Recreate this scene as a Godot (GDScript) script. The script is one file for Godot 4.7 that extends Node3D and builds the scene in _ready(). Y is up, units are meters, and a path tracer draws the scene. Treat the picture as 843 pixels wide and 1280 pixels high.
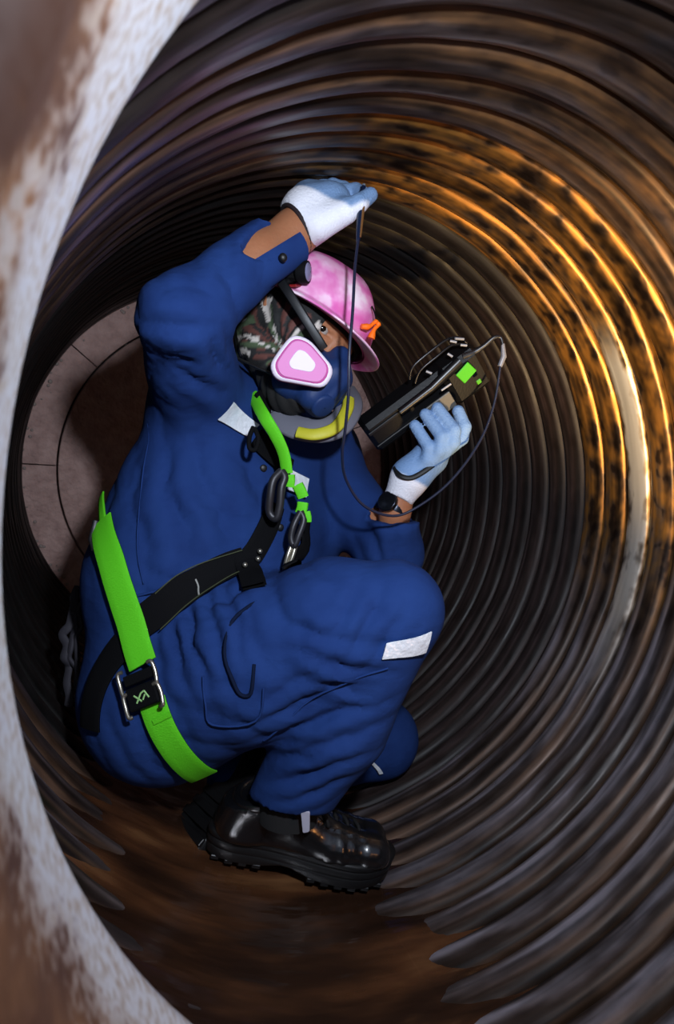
extends Node3D
# A worker kneels inside a large coil of steel pipe, holding a gas meter and its probe.
# The axis of the coil runs along -Z at height AXIS; the entrance, where the photograph was taken, is near Z = 0.

const AXIS := 0.55      # height of the coil's axis, metres
const BORE := 0.55      # radius to the crest of the coiled pipes
const PITCH := 0.05522  # distance from one pipe of the coil to the next


# ------------------------------------------------------------------ shapes
class Shape:
	var v := PackedVector3Array()
	var uv := PackedVector2Array()
	var col := PackedColorArray()
	var nr := PackedVector3Array()   # only where a shape brings its own normals
	var ix := PackedInt32Array()
	var tint := Color.WHITE

	func put(p: Vector3, t := Vector2.ZERO) -> int:
		v.append(p)
		uv.append(t)
		col.append(tint)
		return v.size() - 1

	func quad(a: int, b: int, c: int, d: int) -> void:
		ix.append(a); ix.append(b); ix.append(c)
		ix.append(a); ix.append(c); ix.append(d)

	# Rows of points joined to a skin; every row has the same number of points.
	func skin(rows: Array, wrap := false) -> int:
		var first := v.size()
		var w: int = rows[0].size()
		for r in rows.size():
			for c in w:
				put(rows[r][c], Vector2(float(c) / w, float(r) / maxi(1, rows.size() - 1)))
		for r in rows.size() - 1:
			for c in (w if wrap else w - 1):
				var d := (c + 1) % w
				quad(first + r * w + c, first + r * w + d, first + (r + 1) * w + d, first + (r + 1) * w + c)
		return first

	func fan(ring: PackedVector3Array) -> void:
		var m := Vector3.ZERO
		for p in ring:
			m += p
		var c := put(m / ring.size())
		var f := v.size()
		for p in ring:
			put(p)
		for k in ring.size():
			ix.append(c); ix.append(f + k); ix.append(f + (k + 1) % ring.size())

	# Turns the triangles from index `from` on so that their fronts face outwards (a closed shape).
	func face_out(from: int) -> void:
		var m := Vector3.ZERO
		var n := 0
		for k in range(from, ix.size()):
			m += v[ix[k]]
			n += 1
		m /= maxi(1, n)
		var s := 0.0
		for k in range(from, ix.size(), 3):
			s += (v[ix[k]] - m).dot((v[ix[k + 1]] - m).cross(v[ix[k + 2]] - m))
		if s > 0.0:
			turn_round(from)

	func turn_round(from: int) -> void:
		for k in range(from, ix.size(), 3):
			var t := ix[k + 1]
			ix[k + 1] = ix[k + 2]
			ix[k + 2] = t

	# A round or flattened section swept along points; radii: a number or one per point.
	func sweep(pts: Array, radii, sides := 10, flat := 1.0, up := Vector3.ZERO, caps := true) -> void:
		var from := ix.size()
		var rows := []
		var side := Vector3.ZERO
		for k in pts.size():
			var t: Vector3 = (pts[mini(k + 1, pts.size() - 1)] - pts[maxi(k - 1, 0)]).normalized()
			if up != Vector3.ZERO:
				side = t.cross(up).normalized()
			elif side == Vector3.ZERO:
				side = t.cross(Vector3.UP if absf(t.y) < 0.9 else Vector3.RIGHT).normalized()
			else:
				side = (side - t * side.dot(t)).normalized()
			var over := side.cross(t).normalized()
			var r: float = radii if radii is float else radii[k]
			var row := PackedVector3Array()
			for j in sides:
				var a := TAU * j / sides
				row.append(pts[k] + side * cos(a) * r + over * sin(a) * r * flat)
			rows.append(row)
		skin(rows, true)
		if caps:
			rows[0].reverse()
			fan(rows[0])
			fan(rows[-1])
		face_out(from)

	# A profile of (radius, height) turned about the y axis of xf.
	func lathe(xf: Transform3D, profile: Array, sides := 24) -> void:
		var from := ix.size()
		var rows := []
		for p in profile:
			var row := PackedVector3Array()
			for j in sides:
				var a := TAU * j / sides
				row.append(xf * Vector3(cos(a) * p.x, p.y, sin(a) * p.x))
			rows.append(row)
		skin(rows, true)
		face_out(from)

	# A box with chamfered edges, flat faces.
	func box(xf: Transform3D, size: Vector3, bevel := 0.002) -> void:
		var h := size / 2
		bevel = minf(bevel, minf(h.x, minf(h.y, h.z)) * 0.9)
		var from := ix.size()
		var corner := func(s: Vector3, axis: int) -> Vector3:
			var q := s * (h - Vector3.ONE * bevel)
			q[axis] = s[axis] * h[axis]
			return xf * q
		var face := func(list: Array) -> void:
			var f := v.size()
			for p in list:
				put(p)
			for k in range(1, list.size() - 1):
				ix.append(f); ix.append(f + k); ix.append(f + k + 1)
		var out := func(list: Array) -> void:
			var n: Vector3 = (list[2] - list[0]).cross(list[1] - list[0])
			var m := Vector3.ZERO
			for p in list:
				m += p
			if n.dot(m / list.size() - xf.origin) < 0:
				list.reverse()
			face.call(list)
		for axis in 3:
			var b := (axis + 1) % 3
			var c := (axis + 2) % 3
			for s in [-1.0, 1.0]:
				var l := []
				for q in [[-1, -1], [1, -1], [1, 1], [-1, 1]]:
					var sv := Vector3.ZERO
					sv[axis] = s; sv[b] = q[0]; sv[c] = q[1]
					l.append(corner.call(sv, axis))
				out.call(l)
				for t in [-1.0, 1.0]:
					var e := []
					for q in [[-1, axis], [1, axis], [1, b], [-1, b]]:
						var sv := Vector3.ZERO
						sv[axis] = s; sv[b] = t; sv[c] = q[0]
						e.append(corner.call(sv, q[1]))
					out.call(e)
		for sx in [-1.0, 1.0]:
			for sy in [-1.0, 1.0]:
				for sz in [-1.0, 1.0]:
					var sv := Vector3(sx, sy, sz)
					out.call([corner.call(sv, 0), corner.call(sv, 1), corner.call(sv, 2)])

	# An outline in the xy plane of xf, extruded along its z from 0 to depth with a rounded rim at both ends.
	func slab(xf: Transform3D, outline: PackedVector2Array, depth: float, bevel := 0.001, dome := 0.0) -> void:
		var from := ix.size()
		var m := Vector2.ZERO
		for p in outline:
			m += p / outline.size()
		var rows := []
		for s in [[bevel, 0.0], [bevel * 0.3, bevel * 0.3], [0.0, bevel], [0.0, depth - bevel], [bevel * 0.3, depth - bevel * 0.3], [bevel, depth]]:
			var row := PackedVector3Array()
			for p in outline:
				var q: Vector2 = p - (p - m).normalized() * s[0]
				row.append(xf * Vector3(q.x, q.y, s[1]))
			rows.append(row)
		skin(rows, true)
		for e in [0, rows.size() - 1]:
			var centre := put(xf * Vector3(m.x, m.y, -dome if e == 0 else depth + dome))
			var f := v.size()
			for p in rows[e]:
				put(p)
			for k in outline.size():
				ix.append(centre)
				if e == 0:
					ix.append(f + (k + 1) % outline.size()); ix.append(f + k)
				else:
					ix.append(f + k); ix.append(f + (k + 1) % outline.size())
		face_out(from)

	func ball(at: Vector3, r: Vector3, sides := 14) -> void:
		var prof := []
		for k in 9:
			var a := PI * (k / 8.0 - 0.5)
			prof.append(Vector2(maxf(cos(a), 0.001), sin(a)))
		lathe(Transform3D(Basis.from_scale(r), at), prof, sides)

	func mesh() -> ArrayMesh:
		var own := nr.size() == v.size() and nr.size() > 0
		if not own:
			nr = PackedVector3Array()
			nr.resize(v.size())
			for k in range(0, ix.size(), 3):
				var a := v[ix[k]]
				var n := (v[ix[k + 2]] - a).cross(v[ix[k + 1]] - a)
				nr[ix[k]] += n
				nr[ix[k + 1]] += n
				nr[ix[k + 2]] += n
			for k in nr.size():
				nr[k] = nr[k].normalized() if nr[k].length_squared() > 1e-24 else Vector3.UP
		var a := []
		a.resize(Mesh.ARRAY_MAX)
		a[Mesh.ARRAY_VERTEX] = v
		a[Mesh.ARRAY_NORMAL] = nr
		a[Mesh.ARRAY_TEX_UV] = uv
		a[Mesh.ARRAY_COLOR] = col
		a[Mesh.ARRAY_INDEX] = ix
		var m := ArrayMesh.new()
		m.add_surface_from_arrays(Mesh.PRIMITIVE_TRIANGLES, a)
		return m


# ------------------------------------------------------------------ bodies: a distance field on a grid, meshed as surface nets
class Field:
	var lo: Vector3
	var cell: float
	var n: Vector3i
	var d: PackedFloat32Array

	func _init(from: Vector3, to: Vector3, size: float) -> void:
		lo = from
		cell = size
		n = Vector3i(((to - from) / size).ceil()) + Vector3i.ONE
		d = PackedFloat32Array()
		d.resize(n.x * n.y * n.z)
		d.fill(1.0)

	func span(a: Vector3, b: Vector3) -> Array:
		var i0 := Vector3i(((a - lo) / cell).floor()).clamp(Vector3i.ZERO, n - Vector3i.ONE)
		var i1 := Vector3i(((b - lo) / cell).ceil()).clamp(Vector3i.ZERO, n - Vector3i.ONE)
		return [i0, i1]

	# A tapered bone from a to b, joined with a smooth minimum of width k; flat > 1 squashes it along axis.
	func bone(a: Vector3, b: Vector3, ra: float, rb: float, k := 0.03, axis := Vector3.ZERO, flat := 1.0, carve := false) -> void:
		var m := maxf(ra, rb) + k + 3.5 * cell
		var s := span(a.min(b) - Vector3.ONE * m, a.max(b) + Vector3.ONE * m)
		var i0: Vector3i = s[0]
		var i1: Vector3i = s[1]
		var ba := b - a
		var len2 := maxf(ba.length_squared(), 1e-12)
		var dr := rb - ra
		var squash := flat != 1.0
		for z in range(i0.z, i1.z + 1):
			for y in range(i0.y, i1.y + 1):
				var at := (z * n.y + y) * n.x + i0.x
				var p := lo + Vector3(i0.x, y, z) * cell - a
				for x in range(i0.x, i1.x + 1):
					var h := clampf(p.dot(ba) / len2, 0.0, 1.0)
					var q := p - ba * h
					if squash:
						q += axis * (q.dot(axis) * (flat - 1.0))
					var e := q.length() - (ra + dr * h)
					var o := d[at]
					if carve:
						e = -e
						var g := maxf(k - absf(o - e), 0.0)
						d[at] = maxf(o, e) + g * g * 0.25 / k
					elif e < o + k:
						var g := maxf(k - absf(o - e), 0.0)
						d[at] = minf(o, e) - g * g * 0.25 / k
					at += 1
					p.x += cell

	# Cuts away what lies beyond a plane, within reach of its point.
	func cut(point: Vector3, normal: Vector3, reach: float) -> void:
		var s := span(point - Vector3.ONE * reach, point + Vector3.ONE * reach)
		for z in range(s[0].z, s[1].z + 1):
			for y in range(s[0].y, s[1].y + 1):
				for x in range(s[0].x, s[1].x + 1):
					var p := lo + Vector3(x, y, z) * cell - point
					if p.length() < reach:
						var at: int = (z * n.y + y) * n.x + x
						d[at] = maxf(d[at], p.dot(normal))

	func value(p: Vector3) -> float:
		var g := ((p - lo) / cell).clamp(Vector3.ZERO, Vector3(n) - Vector3.ONE * 1.001)
		var i := Vector3i(g.floor())
		var f := g - Vector3(i)
		var at := (i.z * n.y + i.y) * n.x + i.x
		var sy := n.x
		var sz := n.x * n.y
		var c00 := lerpf(d[at], d[at + 1], f.x)
		var c10 := lerpf(d[at + sy], d[at + sy + 1], f.x)
		var c01 := lerpf(d[at + sz], d[at + sz + 1], f.x)
		var c11 := lerpf(d[at + sz + sy], d[at + sz + sy + 1], f.x)
		return lerpf(lerpf(c00, c10, f.y), lerpf(c01, c11, f.y), f.z)

	func slope(p: Vector3) -> Vector3:
		var e := cell
		var g := Vector3(value(p + Vector3(e, 0, 0)) - value(p - Vector3(e, 0, 0)), value(p + Vector3(0, e, 0)) - value(p - Vector3(0, e, 0)), value(p + Vector3(0, 0, e)) - value(p - Vector3(0, 0, e)))
		return g.normalized() if g.length() > 1e-9 else Vector3.UP

	# The nearest place at `lift` above the surface.
	func settle(p: Vector3, lift := 0.0) -> Vector3:
		for k in 6:
			p -= slope(p) * clampf(value(p) - lift, -0.02, 0.02)
		return p

	# Adds the surface to a shape; tinting(point, normal) gives its colour, swell(point, normal) moves it along its normal.
	func mesh_into(s: Shape, tinting = null, swell = null) -> void:
		var from := s.ix.size()
		var which := PackedInt32Array()
		which.resize(d.size())
		which.fill(-1)
		var sy := n.x
		var sz := n.x * n.y
		var off := PackedInt32Array([0, 1, sy, sy + 1, sz, sz + 1, sz + sy, sz + sy + 1])
		var near := cell * 1.8
		var pairs := [[0, 1], [2, 3], [4, 5], [6, 7], [0, 2], [1, 3], [4, 6], [5, 7], [0, 4], [1, 5], [2, 6], [3, 7]]
		for z in n.z - 1:
			for y in n.y - 1:
				var at := z * sz + y * sy - 1
				for x in n.x - 1:
					at += 1
					var d0 := d[at]
					if d0 > near or d0 < -near:
						continue
					var inside := 0
					for o in off:
						if d[at + o] < 0.0:
							inside += 1
					if inside == 0 or inside == 8:
						continue
					var sum := Vector3.ZERO
					var count := 0
					for e in pairs:
						var a := d[at + off[e[0]]]
						var b := d[at + off[e[1]]]
						if (a < 0.0) != (b < 0.0):
							var t := a / (a - b)
							var pa := Vector3(e[0] & 1, (e[0] >> 1) & 1, e[0] >> 2)
							var pb := Vector3(e[1] & 1, (e[1] >> 1) & 1, e[1] >> 2)
							sum += pa.lerp(pb, t)
							count += 1
					var p := lo + (Vector3(x, y, z) + sum / count) * cell
					if tinting != null or swell != null:
						var g := slope(p)
						if tinting != null:
							s.tint = tinting.call(p, g)
						if swell != null:
							p += g * swell.call(p, g)
					which[at] = s.put(p)
		for z in range(1, n.z - 1):
			for y in range(1, n.y - 1):
				var at := z * sz + y * sy
				for x in range(1, n.x - 1):
					at += 1
					if which[at] < 0:
						continue
					var a := d[at] < 0.0
					if a != (d[at + 1] < 0.0):
						join(s, which, at, at - sy, at - sy - sz, at - sz, a)
					if a != (d[at + sy] < 0.0):
						join(s, which, at, at - sz, at - sz - 1, at - 1, a)
					if a != (d[at + sz] < 0.0):
						join(s, which, at, at - 1, at - 1 - sy, at - sy, a)
		s.tint = Color.WHITE

	func join(s: Shape, w: PackedInt32Array, a: int, b: int, c: int, e: int, solid: bool) -> void:
		if w[a] < 0 or w[b] < 0 or w[c] < 0 or w[e] < 0:
			return
		if solid:
			s.quad(w[a], w[e], w[c], w[b])
		else:
			s.quad(w[a], w[b], w[c], w[e])


# ------------------------------------------------------------------ objects
var home := Vector3.ZERO   # the base of the thing being built; its parts are stored relative to it
var taken := {}


func numbered(called: String) -> String:
	taken[called] = taken.get(called, -1) + 1
	return called if taken[called] == 0 else "%s_%03d" % [called, taken[called]]


func thing(called: String, label: String, category: String, at: Vector3) -> Node3D:
	var o := Node3D.new()
	o.name = numbered(called)
	o.position = at
	o.set_meta("label", label)
	o.set_meta("category", category)
	add_child(o)
	home = at
	return o


func setting(called: String, label: String, category: String, at := Vector3.ZERO) -> Node3D:
	var o := thing(called, label, category, at)
	o.set_meta("kind", "structure")
	return o


# Commits a shape built in world coordinates as one part under `parent`.
func part(called: String, s: Shape, m: Material, parent: Node3D, label := "") -> MeshInstance3D:
	for k in s.v.size():
		s.v[k] -= home
	var o := MeshInstance3D.new()
	o.name = called
	o.mesh = s.mesh()
	o.material_override = m
	if label:
		o.set_meta("label", label)
	parent.add_child(o, true)
	return o


func curve(points: Array, steps := 6) -> Array:
	var out := []
	for k in points.size() - 1:
		var a: Vector3 = points[maxi(k - 1, 0)]
		var b: Vector3 = points[k]
		var c: Vector3 = points[k + 1]
		var e: Vector3 = points[mini(k + 2, points.size() - 1)]
		for j in steps:
			out.append(b.cubic_interpolate(c, a, e, float(j) / steps))
	out.append(points[-1])
	return out


func rounded(points: Array, radius: float, steps := 4) -> PackedVector2Array:
	var out := PackedVector2Array()
	for k in points.size():
		var a: Vector2 = points[posmod(k - 1, points.size())]
		var b: Vector2 = points[k]
		var c: Vector2 = points[(k + 1) % points.size()]
		var r := minf(radius, minf(a.distance_to(b), b.distance_to(c)) * 0.49)
		var p := b + (a - b).normalized() * r
		var q := b + (c - b).normalized() * r
		for j in steps + 1:
			var t := float(j) / steps
			out.append(p.lerp(b, t).lerp(b.lerp(q, t), t))
	return out


# ------------------------------------------------------------------ materials
func noise_image(w: int, h: int, freq: float, octaves: int, seed_number: int, stretch := Vector2.ONE) -> Image:
	var f := FastNoiseLite.new()
	f.noise_type = FastNoiseLite.TYPE_SIMPLEX_SMOOTH
	f.frequency = freq
	f.fractal_octaves = octaves
	f.seed = seed_number
	if stretch == Vector2.ONE:
		return f.get_seamless_image(w, h)
	var small := f.get_seamless_image(maxi(8, int(w / stretch.x)), maxi(8, int(h / stretch.y)))
	small.resize(w, h, Image.INTERPOLATE_CUBIC)
	return small


func bumps(w: int, freq: float, octaves: int, seed_number: int, strength := 4.0) -> ImageTexture:
	var i := noise_image(w, w, freq, octaves, seed_number)
	i.convert(Image.FORMAT_RGBA8)
	i.bump_map_to_normal_map(strength)
	return ImageTexture.create_from_image(i)


func ramp(i: Image, stops: Array, colors: Array) -> ImageTexture:
	var g := Gradient.new()
	g.offsets = PackedFloat32Array(stops)
	g.colors = PackedColorArray(colors)
	var o := Image.create(i.get_width(), i.get_height(), false, Image.FORMAT_RGB8)
	for y in i.get_height():
		for x in i.get_width():
			o.set_pixel(x, y, g.sample(i.get_pixel(x, y).r))
	return ImageTexture.create_from_image(o)


func paint(c: Color, rough := 0.6, metal := 0.0, spec := 0.5) -> StandardMaterial3D:
	var m := StandardMaterial3D.new()
	m.albedo_color = c
	m.roughness = rough
	m.metallic = metal
	m.metallic_specular = spec
	return m


func relief(m: StandardMaterial3D, t: Texture2D, scale: float, strength := 1.0) -> StandardMaterial3D:
	m.uv1_triplanar = true
	m.uv1_scale = Vector3.ONE * scale
	m.normal_enabled = true
	m.normal_texture = t
	m.normal_scale = strength
	return m



# ------------------------------------------------------------------ the coil of pipe
# Albedo and roughness of one turn of pipe: the length runs round the turn, the height across the pipe
# (0 the flank that faces the entrance, 0.5 the crest, 1 the flank that faces the end wall).
# state: 0 scale with rubbed crests near the entrance, 1 wet golden rust half way in, 2 darker and duller further on, 3 like 1 with a white highlight painted along the crest,
# 4 between 0 and 1
func pipe_material(seed_number: int, state: int) -> StandardMaterial3D:
	var w := 2048
	var h := 48
	var fine := noise_image(w, h, 0.06, 4, seed_number, Vector2(16, 1))
	var patch := noise_image(w, h, 0.02, 4, seed_number + 7, Vector2(4, 1))
	var spot := noise_image(w, h, 0.05, 3, seed_number + 13, Vector2(2, 1))
	var albedo := Image.create(w, h, false, Image.FORMAT_RGB8)
	var orm := Image.create(w, h, false, Image.FORMAT_RGB8)
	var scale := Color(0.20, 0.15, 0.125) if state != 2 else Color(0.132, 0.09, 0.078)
	var steel := Color(0.50, 0.48, 0.51)
	var rust := Color(0.36, 0.235, 0.12) if state == 0 else Color(0.62, 0.42, 0.17)
	var dull := Color(0.33, 0.225, 0.14)
	var wet := state == 1 or state == 3 or state == 4
	for x in w:
		var turn := TAU * x / w
		var rusty := clampf(0.15 + 0.5 * cos(turn - 0.95), 0.0, 1.0) if state == 0 else 0.0      # where the condensate runs
		if wet:
			rusty = smoothstep(-0.45, 0.1, turn if turn < PI else turn - TAU) * smoothstep(2.3, 1.5, turn if turn < PI else turn - TAU) * (1.0 if state != 4 else 0.42)
		var bare := clampf(0.25 + 0.9 * cos(turn - 2.45), 0.0, 1.0) * 0.75 + clampf(0.2 + 0.9 * cos(turn + 0.65), 0.0, 1.0) * 0.75   # rubbed bare at lower right; the upper left peak paints in crest highlights
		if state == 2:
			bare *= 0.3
		var painted_shade := 1.0 - 0.45 * smoothstep(0.5, 1.3, turn) * smoothstep(4.5, 3.7, turn) - 0.25 * smoothstep(1.5, 2.2, turn) * smoothstep(4.5, 3.7, turn) if not wet else 1.0      # shade painted into the upper and left side
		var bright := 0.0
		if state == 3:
			bright = smoothstep(-0.60, 0.05, turn if turn < PI else turn - TAU) * smoothstep(0.86, 0.62, turn if turn < PI else turn - TAU)  # extent of the white highlight painted into the albedo
		for y in h:
			var v := (y + 0.5) / h
			var a := fine.get_pixel(x, y).r
			var b := patch.get_pixel(x, y).r
			var e := spot.get_pixel(x, y).r
			var crest := 1.0 - clampf(absf(v - 0.60) * 4.0 + (b - 0.5) * 1.2, 0.0, 1.0)
			var flank := clampf((0.40 - v) * 5.0 + (a - 0.5) * 2.0, 0.0, 1.0)
			var c := (scale * painted_shade).lerp(steel.lerp(Color(0.41, 0.36, 0.47), smoothstep(1.7, 2.3, turn) * smoothstep(4.0, 3.0, turn)), clampf(crest * bare * 1.2 + (a - 0.5) * 0.5 * bare, 0.0, 0.9))  # purple grey tints the highlights painted on the upper left
			var r := clampf(rusty * (0.25 + 0.9 * (b - 0.3) + 0.5 * crest) + flank * (0.5 * painted_shade if state != 2 else 0.0) + (e - 0.55) * 1.5 * rusty, 0.0, 1.0)
			c = c.lerp(dull.lerp(rust, rusty) * painted_shade, r * 0.8)
			c = c * (0.5 + 0.85 * a + 0.25 * (e - 0.4))
			if wet and e < 0.31:
				c = c.lerp(Color(0.12, 0.08, 0.055), clampf((0.31 - e) * 5.0, 0.0, 0.5) * rusty)
			var g := clampf(0.42 + 0.3 * (b - 0.5) + 0.15 * (e - 0.5) + flank * 0.1, 0.25, 0.75)
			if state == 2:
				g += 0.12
			g = lerpf(g, 0.26 + 0.25 * e, rusty if wet else rusty * 0.3)
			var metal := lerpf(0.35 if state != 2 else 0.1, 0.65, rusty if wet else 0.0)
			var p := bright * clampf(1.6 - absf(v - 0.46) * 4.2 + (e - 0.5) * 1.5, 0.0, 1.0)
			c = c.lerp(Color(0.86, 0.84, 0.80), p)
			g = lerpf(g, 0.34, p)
			albedo.set_pixel(x, y, c)
			orm.set_pixel(x, y, Color(1.0, g, metal))
	var m := paint(Color.WHITE, 1.0, 1.0, 0.5)
	m.albedo_texture = ImageTexture.create_from_image(albedo)
	var t := ImageTexture.create_from_image(orm)
	m.roughness_texture = t
	m.roughness_texture_channel = BaseMaterial3D.TEXTURE_CHANNEL_GREEN
	m.metallic_texture = t
	m.metallic_texture_channel = BaseMaterial3D.TEXTURE_CHANNEL_BLUE
	m.normal_enabled = true
	var n := noise_image(w, h, 0.05, 3, seed_number + 3, Vector2(10, 1))
	n.convert(Image.FORMAT_RGBA8)
	n.bump_map_to_normal_map(1.5)
	m.normal_texture = ImageTexture.create_from_image(n)
	m.normal_scale = 0.5
	return m


func pipe_turn(seed_number: int) -> ArrayMesh:
	var wave := FastNoiseLite.new()
	wave.seed = seed_number
	wave.frequency = 0.6
	var s := Shape.new()
	var round_steps := 180
	var across := 16
	var deep := 0.0272
	for j in round_steps + 1:
		var t := TAU * j / round_steps
		var o := Vector3(cos(t), sin(t), 0)
		var wobble := wave.get_noise_2d(cos(t) * 3.0, sin(t) * 3.0) * 0.003
		for k in across + 1:
			var a := PI * (float(k) / across - 0.5)
			# a flattened round: broad crest, steep sides, narrow gaps
			var ca := cos(a)
			var sa := sin(a)
			var r := BORE + deep * (1.0 - pow(maxf(ca, 0.0), 0.55)) + wobble
			var z := -PITCH * 0.492 * signf(sa) * pow(absf(sa), 0.9)
			var n := (-o * pow(maxf(ca, 0.001), 1.45) * PITCH * 0.49 + Vector3(0, 0, -signf(sa) * pow(absf(sa), 1.1)) * deep * 0.55).normalized()
			s.put(o * r + Vector3(0, 0, z), Vector2(float(j) / round_steps, float(k) / across))
			s.nr.append(n)
	for j in round_steps:
		for k in across:
			var a := j * (across + 1) + k
			s.quad(a, a + across + 1, a + across + 2, a + 1)
	var f := (s.v[s.ix[2]] - s.v[s.ix[0]]).cross(s.v[s.ix[1]] - s.v[s.ix[0]])
	if f.dot(s.nr[s.ix[0]]) < 0:
		s.turn_round(0)
	return s.mesh()


func build_coil() -> void:
	var axis := Vector3(0, AXIS, 0)
	var o := setting("wall_round", "round chamber wall of coiled brown steel pipe, turn after turn behind the worker", "wall", axis)
	var rng := RandomNumberGenerator.new()
	rng.seed = 11
	var meshes := []
	var mats := []
	for k in 4:
		meshes.append(pipe_turn(k + 1))
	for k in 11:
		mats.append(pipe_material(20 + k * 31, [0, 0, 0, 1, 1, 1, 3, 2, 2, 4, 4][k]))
	for k in 30:
		var t := MeshInstance3D.new()
		t.name = "coil_pipe"
		t.mesh = meshes[rng.randi() % 4]
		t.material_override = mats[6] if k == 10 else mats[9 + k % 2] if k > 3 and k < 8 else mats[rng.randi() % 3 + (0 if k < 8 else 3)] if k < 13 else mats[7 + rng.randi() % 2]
		t.position = Vector3(rng.randf_range(-0.001, 0.001), rng.randf_range(-0.001, 0.001), -(0.3335 + PITCH * k))
		t.rotation = Vector3(rng.randf_range(-0.002, 0.002), rng.randf_range(-0.002, 0.002), rng.randf_range(-0.08, 0.08))
		o.add_child(t, true)
	# the casing that the coil stands in
	var s := Shape.new()
	var rows := []
	for p in [Vector2(0.575, -0.29), Vector2(0.62, -0.29), Vector2(0.62, -2.06), Vector2(0.575, -2.06), Vector2(0.575, -0.29)]:
		var row := PackedVector3Array()
		for j in 96:
			row.append(axis + Vector3(cos(TAU * j / 96) * p.x, sin(TAU * j / 96) * p.x, p.y))
		rows.append(row)
	s.skin(rows, true)
	s.face_out(0)
	part("casing", s, paint(Color(0.09, 0.075, 0.07), 0.8, 0.2), o)


# The far end: a ring of fired blocks round a plug, with open joints and a few mortar crumbs.
func build_end_wall() -> void:
	var z := -1.974
	var axis := Vector3(0, AXIS, z)
	var o := setting("wall_end", "flat reddish brown refractory end wall closing the coil, with the worker's shadow", "wall", axis)
	var grain := noise_image(256, 256, 0.02, 4, 5)
	var m := paint(Color.WHITE, 0.9)
	m.albedo_texture = ramp(grain, [0.0, 0.45, 1.0], [Color(0.66, 0.53, 0.50), Color(0.73, 0.595, 0.56), Color(0.79, 0.655, 0.62)])
	relief(m, bumps(256, 0.05, 4, 9, 6.0), 4.0, 0.7)
	var s := Shape.new()
	for p in [Vector2(0.001, 0.0), Vector2(0.46, 0.0), Vector2(0.463, -0.004), Vector2(0.463, -0.07), Vector2(0.001, -0.07)]:
		pass
	s.lathe(Transform3D(Basis(Vector3.RIGHT, PI / 2), axis), [Vector2(0.001, 0.0), Vector2(0.455, 0.0), Vector2(0.459, -0.003), Vector2(0.459, -0.07), Vector2(0.001, -0.07)], 90)
	part("plug", s, m, o)
	var cuts := [0.35, 1.45, 2.45, 3.11, 4.05, 5.2, TAU + 0.35]
	for k in 6:
		var b := Shape.new()
		var rows := []
		var a0: float = cuts[k] + 0.003
		var a1: float = cuts[k + 1] - 0.003
		var up := 0.003 * (k % 2)
		for p in [Vector2(0.463, -0.07), Vector2(0.463, up - 0.002), Vector2(0.465, up), Vector2(0.572, up), Vector2(0.574, up - 0.002), Vector2(0.574, -0.07), Vector2(0.463, -0.07)]:
			var row := PackedVector3Array()
			for j in 19:
				var a := lerpf(a0, a1, j / 18.0)
				row.append(axis + Vector3(cos(a) * p.x, sin(a) * p.x, p.y))
			rows.append(row)
		b.skin(rows)
		b.face_out(0)
		part("refractory_block", b, m, o)
	var back := Shape.new()
	back.lathe(Transform3D(Basis(Vector3.RIGHT, PI / 2), axis), [Vector2(0.001, -0.072), Vector2(0.62, -0.072), Vector2(0.62, -0.12), Vector2(0.001, -0.12)], 64)
	part("back_plate", back, paint(Color(0.2, 0.16, 0.15), 0.8), o)
	var rng := RandomNumberGenerator.new()
	rng.seed = 4
	var crumbs := Shape.new()
	for k in 40:
		var a := rng.randf_range(1.5, 4.0)
		var r := rng.randf_range(0.535, 0.552)
		crumbs.ball(axis + Vector3(cos(a) * r, sin(a) * r, 0.004), Vector3(1, 1, 0.8) * rng.randf_range(0.002, 0.006), 6)
	for k in 60:
		var a := rng.randf_range(0, TAU)
		var r := sqrt(rng.randf()) * 0.53
		crumbs.ball(axis + Vector3(cos(a) * r, sin(a) * r, 0.0), Vector3(1, 1, 0.5) * rng.randf_range(0.0015, 0.003), 6)
	var c := part("mortar_crumbs", crumbs, paint(Color(0.62, 0.56, 0.53), 0.9), o)
	c.set_meta("kind", "stuff")


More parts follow.
